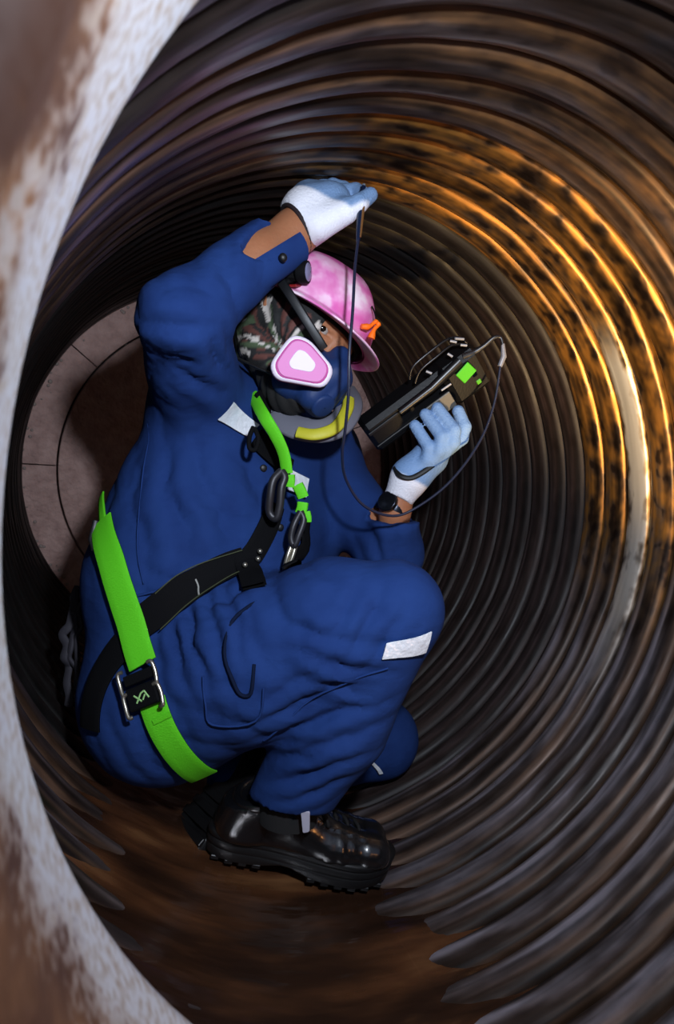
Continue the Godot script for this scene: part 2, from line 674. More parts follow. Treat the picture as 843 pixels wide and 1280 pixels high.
# Scale and oil that have settled along the bottom and fill the gaps between the turns.
func build_floor() -> void:
	var o := setting("floor", "wet dark brown residue along the bottom of the coil, under the worker's boots", "floor", Vector3(0, 0, -1.0))
	var wave := FastNoiseLite.new()
	wave.seed = 3
	wave.frequency = 5.0
	var s := Shape.new()
	var rows := []
	for r in 181:
		var z := -0.335 - r * 0.0091
		var row := PackedVector3Array()
		var a0 := deg_to_rad(-160.0 + 6.0 * wave.get_noise_1d(z * 3.0))
		var a1 := deg_to_rad(-68.0 + 4.0 * wave.get_noise_1d(z * 3.0 + 40.0))
		for j in 71:
			var u := j / 70.0
			var a := lerpf(a0, a1, u)
			var edge := clampf(minf(u / 0.36, (1.0 - u) / 0.28), 0.0, 1.0)
			edge = edge * edge * (3.0 - 2.0 * edge)
			var rad := BORE + lerpf(0.022, -0.003, edge)
			rad += wave.get_noise_3d(cos(a) * 0.6, sin(a) * 0.6, z * 2.2) * 0.0035 + wave.get_noise_3d(cos(a) * 3.0, z * 9.0, 4.0) * 0.0012
			row.append(Vector3(cos(a) * rad, AXIS + sin(a) * rad, z))
		rows.append(row)
	s.skin(rows)
	var f := (s.v[s.ix[2]] - s.v[s.ix[0]]).cross(s.v[s.ix[1]] - s.v[s.ix[0]])
	if f.y < 0:
		s.turn_round(0)
	for k in s.uv.size():
		s.uv[k] = Vector2(s.v[k].x * 1.2, s.v[k].z * 1.2)
	var m := paint(Color.WHITE, 0.2, 0.2, 0.7)
	m.albedo_texture = ramp(noise_image(512, 512, 0.012, 5, 31, Vector2(4, 1)), [0.0, 0.45, 0.75, 1.0], [Color(0.12, 0.075, 0.055), Color(0.20, 0.125, 0.085), Color(0.34, 0.21, 0.13), Color(0.48, 0.33, 0.21)])
	var n := noise_image(512, 512, 0.03, 4, 77, Vector2(5, 1))
	n.convert(Image.FORMAT_RGBA8)
	n.bump_map_to_normal_map(3.0)
	m.normal_enabled = true
	m.normal_texture = ImageTexture.create_from_image(n)
	m.normal_scale = 0.4
	part("residue", s, m, o)


# The manhole neck at the entrance: an oval steel collar with a rolled lip, bare along the lip and rusty towards the outside.
func neck_point(a: float, r: float, z: float) -> Vector3:
	var p := Vector2(-0.022 + cos(a) * r, 0.109 + sin(a) * r)
	return Vector3(p.x, AXIS + p.y, z)


func build_neck() -> void:
	var o := setting("trim_1", "rust speckled steel collar with a bright rolled lip at the chamber's entrance", "collar", Vector3(0, AXIS, -0.3))
	var s := Shape.new()
	var rows := []
	var r0 := 0.448
	# from the outer flange inwards along the neck, round the lip and back outside
	var prof := [Vector2(0.075, -0.165), Vector2(0.03, -0.166), Vector2(0.012, -0.172), Vector2(0.006, -0.185), Vector2(0.006, -0.2), Vector2(0.003, -0.215)]
	for k in 9:
		prof.append(Vector2(0.002 - 0.002 * k / 8.0, lerpf(-0.22, -0.318, k / 8.0)))
	for k in 9:
		var a := PI * k / 8.0
		prof.append(Vector2(0.022 - 0.022 * cos(a), -0.322 - 0.02 * sin(a)))
	prof.append(Vector2(0.044, -0.25))
	prof.append(Vector2(0.075, -0.2))
	prof.append(prof[0])
	var along := PackedFloat32Array([0.0])
	for k in range(1, prof.size()):
		along.append(along[-1] + (prof[k] as Vector2).distance_to(prof[k - 1]))
	for k in prof.size():
		var row := PackedVector3Array()
		for j in 161:
			row.append(neck_point(TAU * j / 160, r0 + prof[k].x, prof[k].y))
		rows.append(row)
	s.skin(rows)
	s.face_out(0)
	for k in s.uv.size():
		s.uv[k] = Vector2(float(k % 161) / 160.0, (along[k / 161]) / along[-1])
	# bare grey near the lip, rust outwards; broad patches and small speckles
	var w := 2048
	var h := 256
	var broad := noise_image(w, h, 0.022, 4, 51)
	var fine := noise_image(w, h, 0.14, 3, 52)
	var albedo := Image.create(w, h, false, Image.FORMAT_RGB8)
	var rough := Image.create(w, h, false, Image.FORMAT_RGB8)
	var lip := along[14] / along[-1]
	for y in h:
		for x in w:
			var v := (y + 0.5) / h
			var turn := TAU * x / w
			var a := broad.get_pixel(x, y).r
			var b := fine.get_pixel(x, y).r
			var bare_from := lip - 0.085 - 0.20 * cos(turn - 2.35)
			var bare := clampf((v - bare_from) * (9.0 + 6.0 * cos(turn - 4.4)) + (a - 0.5) * 1.6 + (b - 0.5) * 2.0, 0.0, 1.0)
			var c := Color(0.30, 0.205, 0.165).lerp(Color(0.50, 0.36, 0.25), clampf(a * 1.8 - 0.5, 0, 1))
			c = c.lerp(Color(0.72, 0.72, 0.74).lerp(Color(0.56, 0.50, 0.45), clampf(b * 2.0 - 0.8, 0, 1)), bare)
			if v > lip + 0.045:
				c = c.lerp(Color(0.42, 0.30, 0.2), clampf((v - lip - 0.045) * 30.0, 0, 1) * (0.4 + 0.6 * a))
			albedo.set_pixel(x, y, c)
			var g := clampf(0.62 - 0.18 * bare + (b - 0.5) * 0.3, 0.3, 0.9)
			rough.set_pixel(x, y, Color(g, g, g))
	var m := paint(Color.WHITE, 1.0, 0.25)
	m.albedo_texture = ImageTexture.create_from_image(albedo)
	m.roughness_texture = ImageTexture.create_from_image(rough)
	part("collar", s, m, o)
	# the plate that joins the neck to the casing
	var plate := Shape.new()
	var pr := []
	for z in [-0.29, -0.262]:
		for inner in ([false, true] if z == -0.29 else [true, false]):
			var row := PackedVector3Array()
			for j in 128:
				var a := TAU * j / 128
				var q := neck_point(a, r0 + 0.03, z)
				if not inner or Vector2(q.x, q.y - AXIS).length() > 0.69:
					q = Vector3(cos(a) * 0.70, AXIS + sin(a) * 0.70, z)
				row.append(q)
			pr.append(row)
	pr.append(pr[0])
	plate.skin(pr, true)
	plate.face_out(0)
	part("front_plate", plate, paint(Color(0.2, 0.16, 0.14), 0.7, 0.2), o)


# ------------------------------------------------------------------ the worker
var cloth: StandardMaterial3D
var body: Field          # the coverall's surface, which straps and patches lie on


# Soft creases of worn cotton: ridged noise drawn out along one direction, over a fine weave.
func crease_map() -> ImageTexture:
	var f := FastNoiseLite.new()
	f.noise_type = FastNoiseLite.TYPE_SIMPLEX_SMOOTH
	f.fractal_type = FastNoiseLite.FRACTAL_RIDGED
	f.fractal_octaves = 2
	f.frequency = 0.009
	f.domain_warp_enabled = true
	f.domain_warp_amplitude = 40.0
	f.domain_warp_frequency = 0.006
	f.seed = 62
	var i := f.get_seamless_image(384, 768)
	i.resize(768, 512, Image.INTERPOLATE_CUBIC)
	i.convert(Image.FORMAT_RGBA8)
	i.bump_map_to_normal_map(9.0)
	return ImageTexture.create_from_image(i)


func add_bones(f: Field, list: Array, shrink := 0.0) -> void:
	for b in list:
		f.bone(b[0], b[1], b[2] - shrink, b[3] - shrink, b[4])


func coverall_bones() -> Array:
	return [
		[Vector3(-0.2186, 0.7241, -1.067), Vector3(-0.2472, 0.5738, -1.0454), 0.095, 0.12, 0.05],
		[Vector3(-0.2472, 0.5738, -1.0454), Vector3(-0.284, 0.467, -1.0229), 0.12, 0.125, 0.05],
		[Vector3(-0.284, 0.467, -1.0229), Vector3(-0.2906, 0.2941, -0.9774), 0.125, 0.118, 0.05],
		[Vector3(-0.0099, 0.6571, -1.1648), Vector3(-0.0588, 0.543, -1.1464), 0.09, 0.11, 0.05],
		[Vector3(-0.0588, 0.543, -1.1464), Vector3(-0.1188, 0.4155, -1.1088), 0.11, 0.115, 0.05],
		[Vector3(-0.1188, 0.4155, -1.1088), Vector3(-0.1534, 0.2944, -1.0723), 0.115, 0.115, 0.05],
		[Vector3(-0.1298, 0.6228, -1.1012), Vector3(-0.1685, 0.4918, -1.043), 0.11, 0.11, 0.06],
		[Vector3(-0.1685, 0.4918, -1.043), Vector3(-0.2125, 0.3656, -1.0097), 0.11, 0.12, 0.06],
		[Vector3(-0.2244, 0.733, -1.0598), Vector3(0.008, 0.6728, -1.1705), 0.075, 0.075, 0.05],
		[Vector3(-0.1834, 0.7326, -1.0751), Vector3(-0.116, 0.7473, -1.0923), 0.075, 0.062, 0.05],
		[Vector3(-0.3008, 0.2952, -0.9655), Vector3(-0.1741, 0.3859, -0.8643), 0.124, 0.112, 0.04],
		[Vector3(-0.1741, 0.3859, -0.8643), Vector3(-0.0928, 0.451, -0.7952), 0.112, 0.09, 0.03],
		[Vector3(-0.0928, 0.451, -0.7952), Vector3(-0.0256, 0.4822, -0.7545), 0.09, 0.066, 0.03],
		[Vector3(-0.0236, 0.4802, -0.7533), Vector3(-0.0811, 0.3065, -0.8011), 0.064, 0.074, 0.02],
		[Vector3(-0.0811, 0.3065, -0.8011), Vector3(-0.1321, 0.1608, -0.8448), 0.074, 0.06, 0.02],
		[Vector3(-0.1534, 0.2874, -1.0712), Vector3(0.1392, 0.1114, -1.0722), 0.11, 0.075, 0.03],
		[Vector3(0.1392, 0.1114, -1.0722), Vector3(-0.1534, 0.0891, -1.0409), 0.075, 0.058, 0.02],
		[Vector3(-0.2466, 0.7483, -1.0278), Vector3(-0.3052, 0.8515, -0.8544), 0.076, 0.053, 0.03],
		[Vector3(-0.3052, 0.8515, -0.8544), Vector3(-0.1686, 0.9793, -0.914), 0.052, 0.041, 0.02],
		[Vector3(0.0123, 0.65, -1.1652), Vector3(0.085, 0.5097, -0.9804), 0.072, 0.056, 0.03],
		[Vector3(0.085, 0.5097, -0.9804), Vector3(0.0713, 0.5676, -0.9512), 0.054, 0.044, 0.02],
	]


# Folds: [centre, direction across the folds, wavelength, reach, depth]
func folds() -> Array:
	return [
		[Vector3(-0.2953, 0.7807, -0.8601), Vector3(0.3084, 0.9756, -0.236), 0.030, 0.085, 0.0060],
		[Vector3(-0.3259, 0.841, -0.8016), Vector3(0.1977, 1.0341, 0.1472), 0.050, 0.07, 0.0045],
		[Vector3(-0.2543, 0.9159, -0.8317), Vector3(0.92, 0.4051, 0.3345), 0.045, 0.07, 0.0035],
		[Vector3(-0.3011, 0.6144, -0.9316), Vector3(0.92, 0.3063, 0.3496), 0.055, 0.16, 0.0045],
		[Vector3(-0.2348, 0.5937, -0.9151), Vector3(0.828, 0.5475, 0.2731), 0.06, 0.12, 0.004],
		[Vector3(-0.3049, 0.4633, -0.8831), Vector3(0.46, 1.0181, 0.0427), 0.04, 0.08, 0.004],
		[Vector3(-0.2797, 0.4421, -0.8367), Vector3(0.92, 0.4051, 0.3345), 0.028, 0.085, 0.0065],
		[Vector3(-0.2219, 0.4951, -0.8565), Vector3(-0.46, 0.959, -0.3446), 0.030, 0.06, 0.005],
		[Vector3(-0.1771, 0.4918, -0.7608), Vector3(0.644, 0.7334, 0.1655), 0.06, 0.12, 0.0035],
		[Vector3(-0.0948, 0.4879, -0.7043), Vector3(0.92, -0.4351, 0.4628), 0.030, 0.06, 0.004],
		[Vector3(-0.1187, 0.4321, -0.7042), Vector3(0.23, 1.0033, -0.0541), 0.034, 0.07, 0.006],
		[Vector3(-0.1303, 0.3402, -0.7437), Vector3(-0.322, 0.9678, -0.2865), 0.036, 0.09, 0.0065],
		[Vector3(-0.1457, 0.2503, -0.7662), Vector3(-0.276, 0.9708, -0.2671), 0.026, 0.06, 0.006],
		[Vector3(-0.3338, 0.2875, -0.8403), Vector3(0.828, 0.4486, 0.2882), 0.045, 0.10, 0.003],
		[Vector3(-0.2417, 0.3406, -0.7745), Vector3(0.368, 1.0122, 0.004), 0.05, 0.10, 0.003],
		[Vector3(0.0349, 0.5359, -0.9403), Vector3(0.828, 0.4486, 0.2882), 0.03, 0.06, 0.004],
	]


func strap(points: Array, width: float, thick := 0.0022, lift := 0.004, steps := 5, s: Shape = null) -> Shape:
	if s == null:
		s = Shape.new()
	var from := s.ix.size()
	var line := curve(points, steps)
	var rows := []
	var across := 4
	var centre := []
	var ups := []
	for p in line:
		var q := body.settle(p, lift)
		centre.append(q)
		ups.append(body.slope(q))
	for k in line.size():
		var t: Vector3 = (centre[mini(k + 1, line.size() - 1)] - centre[maxi(k - 1, 0)]).normalized()
		var n: Vector3 = (ups[maxi(k - 1, 0)] + ups[k] * 2.0 + ups[mini(k + 1, line.size() - 1)]).normalized()
		n = (n - t * n.dot(t)).normalized()
		var side := n.cross(t)
		var top := PackedVector3Array()
		var low := PackedVector3Array()
		for j in across + 1:
			var q: Vector3 = centre[k] + side * width * (float(j) / across - 0.5)
			var hug := body.settle(q, lift)
			q = q.lerp(hug, 0.75)
			top.append(q + n * thick)
			low.append(q)
		low.reverse()
		top.append_array(low)
		rows.append(top)
	s.skin(rows, true)
	rows[0].reverse()
	s.fan(rows[0])
	s.fan(rows[-1])
	s.face_out(from)
	return s


func patch(corners: Array, lift := 0.004, thick := 0.0012) -> Shape:
	var s := Shape.new()
	var n := 8
	var tops := []
	var lows := []
	for r in n + 1:
		var row := PackedVector3Array()
		var under := PackedVector3Array()
		for c in n + 1:
			var a: Vector3 = corners[0].lerp(corners[1], float(c) / n)
			var b: Vector3 = corners[3].lerp(corners[2], float(c) / n)
			var q := body.settle(a.lerp(b, float(r) / n), lift)
			row.append(q)
			under.append(q - body.slope(q) * thick)
		tops.append(row)
		lows.append(under)
	s.skin(tops)
	var mid: Vector3 = tops[4][4]
	var f := (s.v[s.ix[2]] - s.v[s.ix[0]]).cross(s.v[s.ix[1]] - s.v[s.ix[0]])
	if f.dot(body.slope(mid)) < 0:
		s.turn_round(0)
	s.skin(lows)
	return s


func seam(points: Array, r := 0.0018, lift := 0.001, s: Shape = null) -> Shape:
	if s == null:
		s = Shape.new()
	var line := []
	for p in curve(points, 5):
		line.append(body.settle(p, lift))
	s.sweep(line, r, 6)
	return s


func build_worker() -> Node3D:
	var o := thing("person", "person in blue coverall and pink helmet kneeling inside the pipe coil, right arm raised", "person", Vector3(-0.1168, 0.0126, -0.8295))
	cloth = paint(Color(0.115, 0.215, 0.42), 0.9, 0.0, 0.25)
	cloth.vertex_color_use_as_albedo = true
	cloth.albedo_texture = ramp(noise_image(256, 256, 0.02, 4, 61), [0.0, 0.5, 1.0], [Color(0.80, 0.80, 0.84), Color(0.92, 0.92, 0.94), Color(1, 1, 1)])
	relief(cloth, crease_map(), 2.2, 0.28)

	body = Field.new(Vector3(-0.60, -0.02, -1.42), Vector3(0.34, 1.0, -0.58), 0.006)
	var bones := coverall_bones()
	add_bones(body, bones)
	# the sleeve's open placket and end; the trouser hem; the far sleeve's end
	body.cut(Vector3(-0.1723, 0.9741, -0.9126), Vector3(0.8505, 0.4702, -0.2332), 0.09)
	body.bone(Vector3(-0.2366, 0.9329, -0.8559), Vector3(-0.1785, 0.9815, -0.8581), 0.003, 0.036, 0.006, Vector3.ZERO, 1.0, true)
	body.cut(Vector3(-0.125, 0.1649, -0.8402), Vector3(-0.1968, -0.9766, 0.2292), 0.09)
	body.cut(Vector3(0.0725, 0.5717, -0.9513), Vector3(-0.0392, 1.0024, -0.06), 0.045)
	var list := folds()
	var dirs := []
	for f in list:
		dirs.append((f[1] as Vector3).normalized())
	var warp := FastNoiseLite.new()
	warp.seed = 8
	warp.frequency = 9.0
	var swell := func(p: Vector3, _n: Vector3) -> float:
		var h := warp.get_noise_3dv(p * 0.7) * 0.0022
		for k in list.size():
			var q: Vector3 = p - list[k][0]
			var far: float = q.length_squared() / (list[k][3] * list[k][3])
			if far < 4.0:
				var x: float = q.dot(dirs[k]) / list[k][2] + warp.get_noise_3dv(p * 0.7 + Vector3.ONE * k) * 0.7
				h += (absf(sin(PI * x)) * 1.6 - 1.0) * list[k][4] * 1.35 * exp(-far * 1.6)
		return h
	var s := Shape.new()
	body.mesh_into(s, null, swell)
	var cover := part("coverall", s, cloth, o)
	build_coverall_details(cover)
	build_skin(o)
	build_head_gear(o)
	build_gloves(o)
	build_shoes(o)
	build_harness(o)
	return o


func build_coverall_details(c: Node3D) -> void:
	var shiny := paint(Color(0.86, 0.88, 0.9), 0.35, 0.1)
	shiny.uv1_triplanar = true
	relief(shiny, bumps(256, 0.05, 3, 66, 4.0), 6.0, 0.5)
	part("reflective_patch", patch([Vector3(-0.2396, 0.7291, -0.9353), Vector3(-0.2196, 0.7544, -0.929), Vector3(-0.167, 0.7215, -0.9745), Vector3(-0.1894, 0.7036, -0.9642)], 0.005), shiny, c, "white reflective patch on the chest")
	part("reflective_patch", patch([Vector3(-0.0674, 0.4609, -0.6939), Vector3(-0.0102, 0.4752, -0.6855), Vector3(-0.0111, 0.4454, -0.6936), Vector3(-0.0711, 0.4399, -0.6969)], 0.007), shiny, c, "white reflective patch below the knee")
	part("reflective_patch", patch([Vector3(-0.1123, 0.6482, -0.9867), Vector3(-0.0759, 0.6344, -1.0015), Vector3(-0.0862, 0.6044, -0.984), Vector3(-0.1257, 0.6193, -0.9659)], 0.012), shiny, c, "white reflective patch beside the front fastening")
	var seam_shade := paint(Color(0.05, 0.085, 0.17), 0.9, 0.0, 0.2)  # dark navy paints in the shade along the pocket edge
	part("pocket_seam", seam([Vector3(-0.2054, 0.4896, -0.8039), Vector3(-0.2374, 0.4666, -0.8029), Vector3(-0.2518, 0.4301, -0.7856), Vector3(-0.2442, 0.398, -0.7689), Vector3(-0.2348, 0.3804, -0.7619), Vector3(-0.2229, 0.3839, -0.7557), Vector3(-0.2194, 0.421, -0.7587)], 0.0026, 0.001), seam_shade, c)
	part("reflective_patch", patch([Vector3(0.1016, 0.0859, -0.9965), Vector3(0.1099, 0.0862, -0.9963), Vector3(0.0659, 0.128, -0.8974), Vector3(0.0609, 0.125, -0.8991)], 0.006), shiny, c, "sliver of a white reflective patch on the lowered knee")
	part("pocket_seam", seam([Vector3(-0.2755, 0.3956, -0.7965), Vector3(-0.2722, 0.3587, -0.792), Vector3(-0.2629, 0.3297, -0.7917), Vector3(-0.2135, 0.3435, -0.7604), Vector3(-0.2082, 0.3914, -0.7492)], 0.0016, 0.002), cloth, c)
	part("leg_seam", seam([Vector3(-0.1953, 0.3035, -0.7794), Vector3(-0.1548, 0.3662, -0.7425), Vector3(-0.1033, 0.4069, -0.7099), Vector3(-0.0581, 0.4227, -0.6993)], 0.0014, 0.001), cloth, c)
	part("back_seam", seam([Vector3(-0.3196, 0.7133, -1.0226), Vector3(-0.3381, 0.6326, -0.9696), Vector3(-0.3479, 0.5464, -0.9261), Vector3(-0.3411, 0.4947, -0.9006)], 0.0014, 0.001), cloth, c)
	part("waist_seam", seam([Vector3(-0.3514, 0.4776, -0.9024), Vector3(-0.31, 0.4905, -0.8896), Vector3(-0.26, 0.5029, -0.891), Vector3(-0.2177, 0.519, -0.9011)], 0.002, 0.002), cloth, c)
	var dark := paint(Color(0.03, 0.035, 0.05), 0.5)
	for p in [Vector3(-0.1598, 0.6543, -0.9627), Vector3(-0.1372, 0.5658, -0.9343)]:
		var b := Shape.new()
		var q := body.settle(p, 0.003)
		b.ball(q, Vector3(0.006, 0.006, 0.003), 12)
		part("button", b, dark, c)
	# collar: a folded flap round the neck
	var col := Shape.new()
	col.sweep(curve([Vector3(-0.166, 0.7537, -1.0928), Vector3(-0.1611, 0.7449, -1.0179), Vector3(-0.1275, 0.7176, -1.0048), Vector3(-0.0976, 0.6908, -1.0208), Vector3(-0.0626, 0.695, -1.0723), Vector3(-0.0383, 0.7254, -1.1325)], 6), 0.021, 10, 0.4)
	part("collar", col, cloth, c)
	# sleeve placket: the two loose edges of the open cuff
	var cuff := Shape.new()
	var rows := []
	var a0 := Vector3(-0.2318, 0.91, -0.8757)
	var a1 := Vector3(-0.1645, 0.9616, -0.8985)
	var ax := (a1 - a0).normalized()
	var side := Vector3(-0.0638, -0.4742, 0.8695)
	side = (side - ax * side.dot(ax)).normalized()
	var over := ax.cross(side)
	for layer in [0.0, 0.003]:
		for k in 7:
			var row := PackedVector3Array()
			for j in 11:
				var t := j / 10.0
				var a := lerpf(-0.75, 0.95, k / 6.0)
				var base := a0.lerp(a1 + ax * 0.025, t)
				var r: float = lerpf(0.030, 0.026, t) + layer
				row.append(base + (side * cos(a) + over * sin(a)) * r)
			if layer > 0.0:
				pass
			rows.append(row)
	var inner := rows.slice(0, 7)
	var outer := rows.slice(7, 14)
	outer.reverse()
	inner.append_array(outer)
	inner.append(inner[0])
	cuff.skin(inner)
	cuff.face_out(0)
	var cf := part("cuff_flap", cuff, cloth, c)
	var b := Shape.new()
	b.ball(Vector3(-0.1756, 0.9447, -0.8546), Vector3(0.006, 0.006, 0.005), 12)
	part("button", b, dark, cf)
	var up := Shape.new()
	up.sweep(curve([Vector3(-0.2328, 0.952, -0.8825), Vector3(-0.2127, 0.9767, -0.8919), Vector3(-0.189, 0.9977, -0.9069)], 5), 0.012, 10, 0.35, Vector3(0.0742, 0.6221, 0.7616))
	part("cuff_edge", up, cloth, c)


func head_frame() -> Transform3D:
	return Transform3D(Basis(Vector3(0.7298, -0.4364, -0.5129), Vector3(0.5098, 0.85, 0.0019), Vector3(0.4391, -0.2737, 0.8577)).orthonormalized(), Vector3(-0.1011, 0.8718, -1.0059))


# Head in its own frame: x to the person's left, y up, z forwards.
func head_bones(f: Field, h: Transform3D, more := 0.0) -> void:
	f.bone(h * Vector3(0, 0.028, 0.012), h * Vector3(0, 0.025, -0.032), 0.076 + more, 0.075 + more, 0.02)
	f.bone(h * Vector3(0, 0.0, 0.03), h * Vector3(0, -0.075, 0.05), 0.062 + more, 0.036 + more, 0.03)
	f.bone(h * Vector3(-0.045, -0.06, 0.0), h * Vector3(0, -0.088, 0.06), 0.022 + more, 0.024 + more, 0.03)
	f.bone(h * Vector3(0.045, -0.06, 0.0), h * Vector3(0, -0.088, 0.06), 0.022 + more, 0.024 + more, 0.03)
	f.bone(h * Vector3(0, -0.03, -0.03), Vector3(-0.1224, 0.7248, -1.0917), 0.055 + more, 0.06 + more, 0.03)


func build_skin(o: Node3D) -> void:
	var skin := paint(Color(0.60, 0.39, 0.27), 0.55, 0.0, 0.4)
	relief(skin, bumps(256, 0.06, 3, 71, 3.0), 8.0, 0.3)
	skin.subsurf_scatter_enabled = true
	skin.subsurf_scatter_strength = 0.15
	var s := Shape.new()
	# trunk and limbs under the clothes, down to the wrists and ankles
	var f := Field.new(Vector3(-0.60, -0.02, -1.42), Vector3(0.34, 1.05, -0.58), 0.0115)
	var under := coverall_bones()
	for k in under.size():
		var b: Array = under[k]
		if k == 14:          # the calf ends in the sock
			f.bone(b[0], b[0].lerp(b[1], 0.8), b[2] * 0.78, 0.036, 0.03)
		elif k != 18 and k != 20:
			f.bone(b[0], b[1], b[2] * 0.80, b[3] * 0.76, 0.03)
	f.bone(Vector3(-0.3052, 0.8515, -0.8544), Vector3(-0.2678, 0.8844, -0.873), 0.040, 0.036, 0.02)
	f.mesh_into(s)
	var arm := Field.new(Vector3(-0.2968, 0.848, -0.8337).min(Vector3(-0.0969, 1.0356, -0.9522)) - Vector3.ONE * 0.06, Vector3(-0.2968, 0.848, -0.8337).max(Vector3(-0.0969, 1.0356, -0.9522)) + Vector3.ONE * 0.06, 0.0045)
	arm.bone(Vector3(-0.2678, 0.8844, -0.873), Vector3(-0.2012, 0.9445, -0.9041), 0.036, 0.037, 0.02)
	arm.bone(Vector3(-0.2012, 0.9445, -0.9041), Vector3(-0.137, 0.9992, -0.9221), 0.037, 0.029, 0.02)
	arm.bone(Vector3(-0.137, 0.9992, -0.9221), Vector3(-0.1109, 1.019, -0.9227), 0.029, 0.026, 0.02)
	arm.mesh_into(s)
	var wrist := Field.new(Vector3(0.085, 0.4986, -0.9787).min(Vector3(0.068, 0.6587, -0.9226)) - Vector3.ONE * 0.06, Vector3(0.085, 0.4986, -0.9787).max(Vector3(0.068, 0.6587, -0.9226)) + Vector3.ONE * 0.06, 0.0045)
	wrist.bone(Vector3(0.0803, 0.5144, -0.9722), Vector3(0.0705, 0.5888, -0.9471), 0.030, 0.0225, 0.02)
	wrist.bone(Vector3(0.0705, 0.5888, -0.9471), Vector3(0.079, 0.6363, -0.9364), 0.0225, 0.022, 0.02)
	wrist.mesh_into(s)
	# the head, with a finer grid
	var h := head_frame()
	var lo := h.origin - Vector3.ONE * 0.19
	var g := Field.new(lo, h.origin + Vector3.ONE * 0.17, 0.0036)
	head_bones(g, h)
	g.bone(h * Vector3(0, 0.012, 0.086), h * Vector3(0, -0.032, 0.108), 0.008, 0.013, 0.012)
	g.bone(h * Vector3(-0.012, -0.036, 0.096), h * Vector3(0.012, -0.036, 0.096), 0.009, 0.009, 0.008)
	for x in [-1.0, 1.0]:
		g.bone(h * Vector3(x * 0.018, 0.022, 0.088), h * Vector3(x * 0.048, 0.022, 0.068), 0.010, 0.009, 0.012)
		g.bone(h * Vector3(x * 0.045, -0.022, 0.064), h * Vector3(x * 0.052, -0.024, 0.04), 0.022, 0.018, 0.02)
		g.bone(h * Vector3(x * 0.033, 0.002, 0.096), h * Vector3(x * 0.033, 0.002, 0.092), 0.0125, 0.0125, 0.008, Vector3.ZERO, 1.0, true)
		g.bone(h * Vector3(x * 0.073, -0.005, -0.008), h * Vector3(x * 0.075, 0.015, -0.012), 0.006, 0.008, 0.006)
		g.bone(h * Vector3(x * 0.018, 0.0105, 0.089), h * Vector3(x * 0.046, 0.0095, 0.080), 0.0052, 0.0052, 0.003)
		g.bone(h * Vector3(x * 0.019, -0.0045, 0.087), h * Vector3(x * 0.046, -0.0035, 0.078), 0.0042, 0.0042, 0.003)
	g.bone(h * Vector3(-0.02, -0.066, 0.084), h * Vector3(0.02, -0.066, 0.084), 0.006, 0.006, 0.006)
	g.bone(h * Vector3(-0.018, -0.077, 0.083), h * Vector3(0.018, -0.077, 0.083), 0.007, 0.007, 0.006)
	g.mesh_into(s)
	var b := part("body", s, skin, o)
	var white := paint(Color(0.62, 0.58, 0.55), 0.2)
	var brown := paint(Color(0.05, 0.03, 0.02), 0.1)
	for x in [-1.0, 1.0]:
		var e := Shape.new()
		e.ball(h * Vector3(x * 0.033, 0.004, 0.076), Vector3.ONE * 0.0120, 18)
		var eye := part("eye", e, white, b)
		var iris := Shape.new()
		iris.ball(h * Vector3(x * 0.033 - 0.0035, 0.0035, 0.0810), Vector3.ONE * 0.0070, 14)
		part("iris", iris, brown, eye)
		var brow := Shape.new()
		brow.sweep(curve([h * Vector3(x * 0.014, 0.026, 0.099), h * Vector3(x * 0.032, 0.031, 0.092), h * Vector3(x * 0.052, 0.026, 0.076)], 4), [0.002, 0.0034, 0.0036, 0.0036, 0.0036, 0.0034, 0.003, 0.0024, 0.0014], 8)
		part("eyebrow", brow, paint(Color(0.03, 0.022, 0.02), 0.8), b)


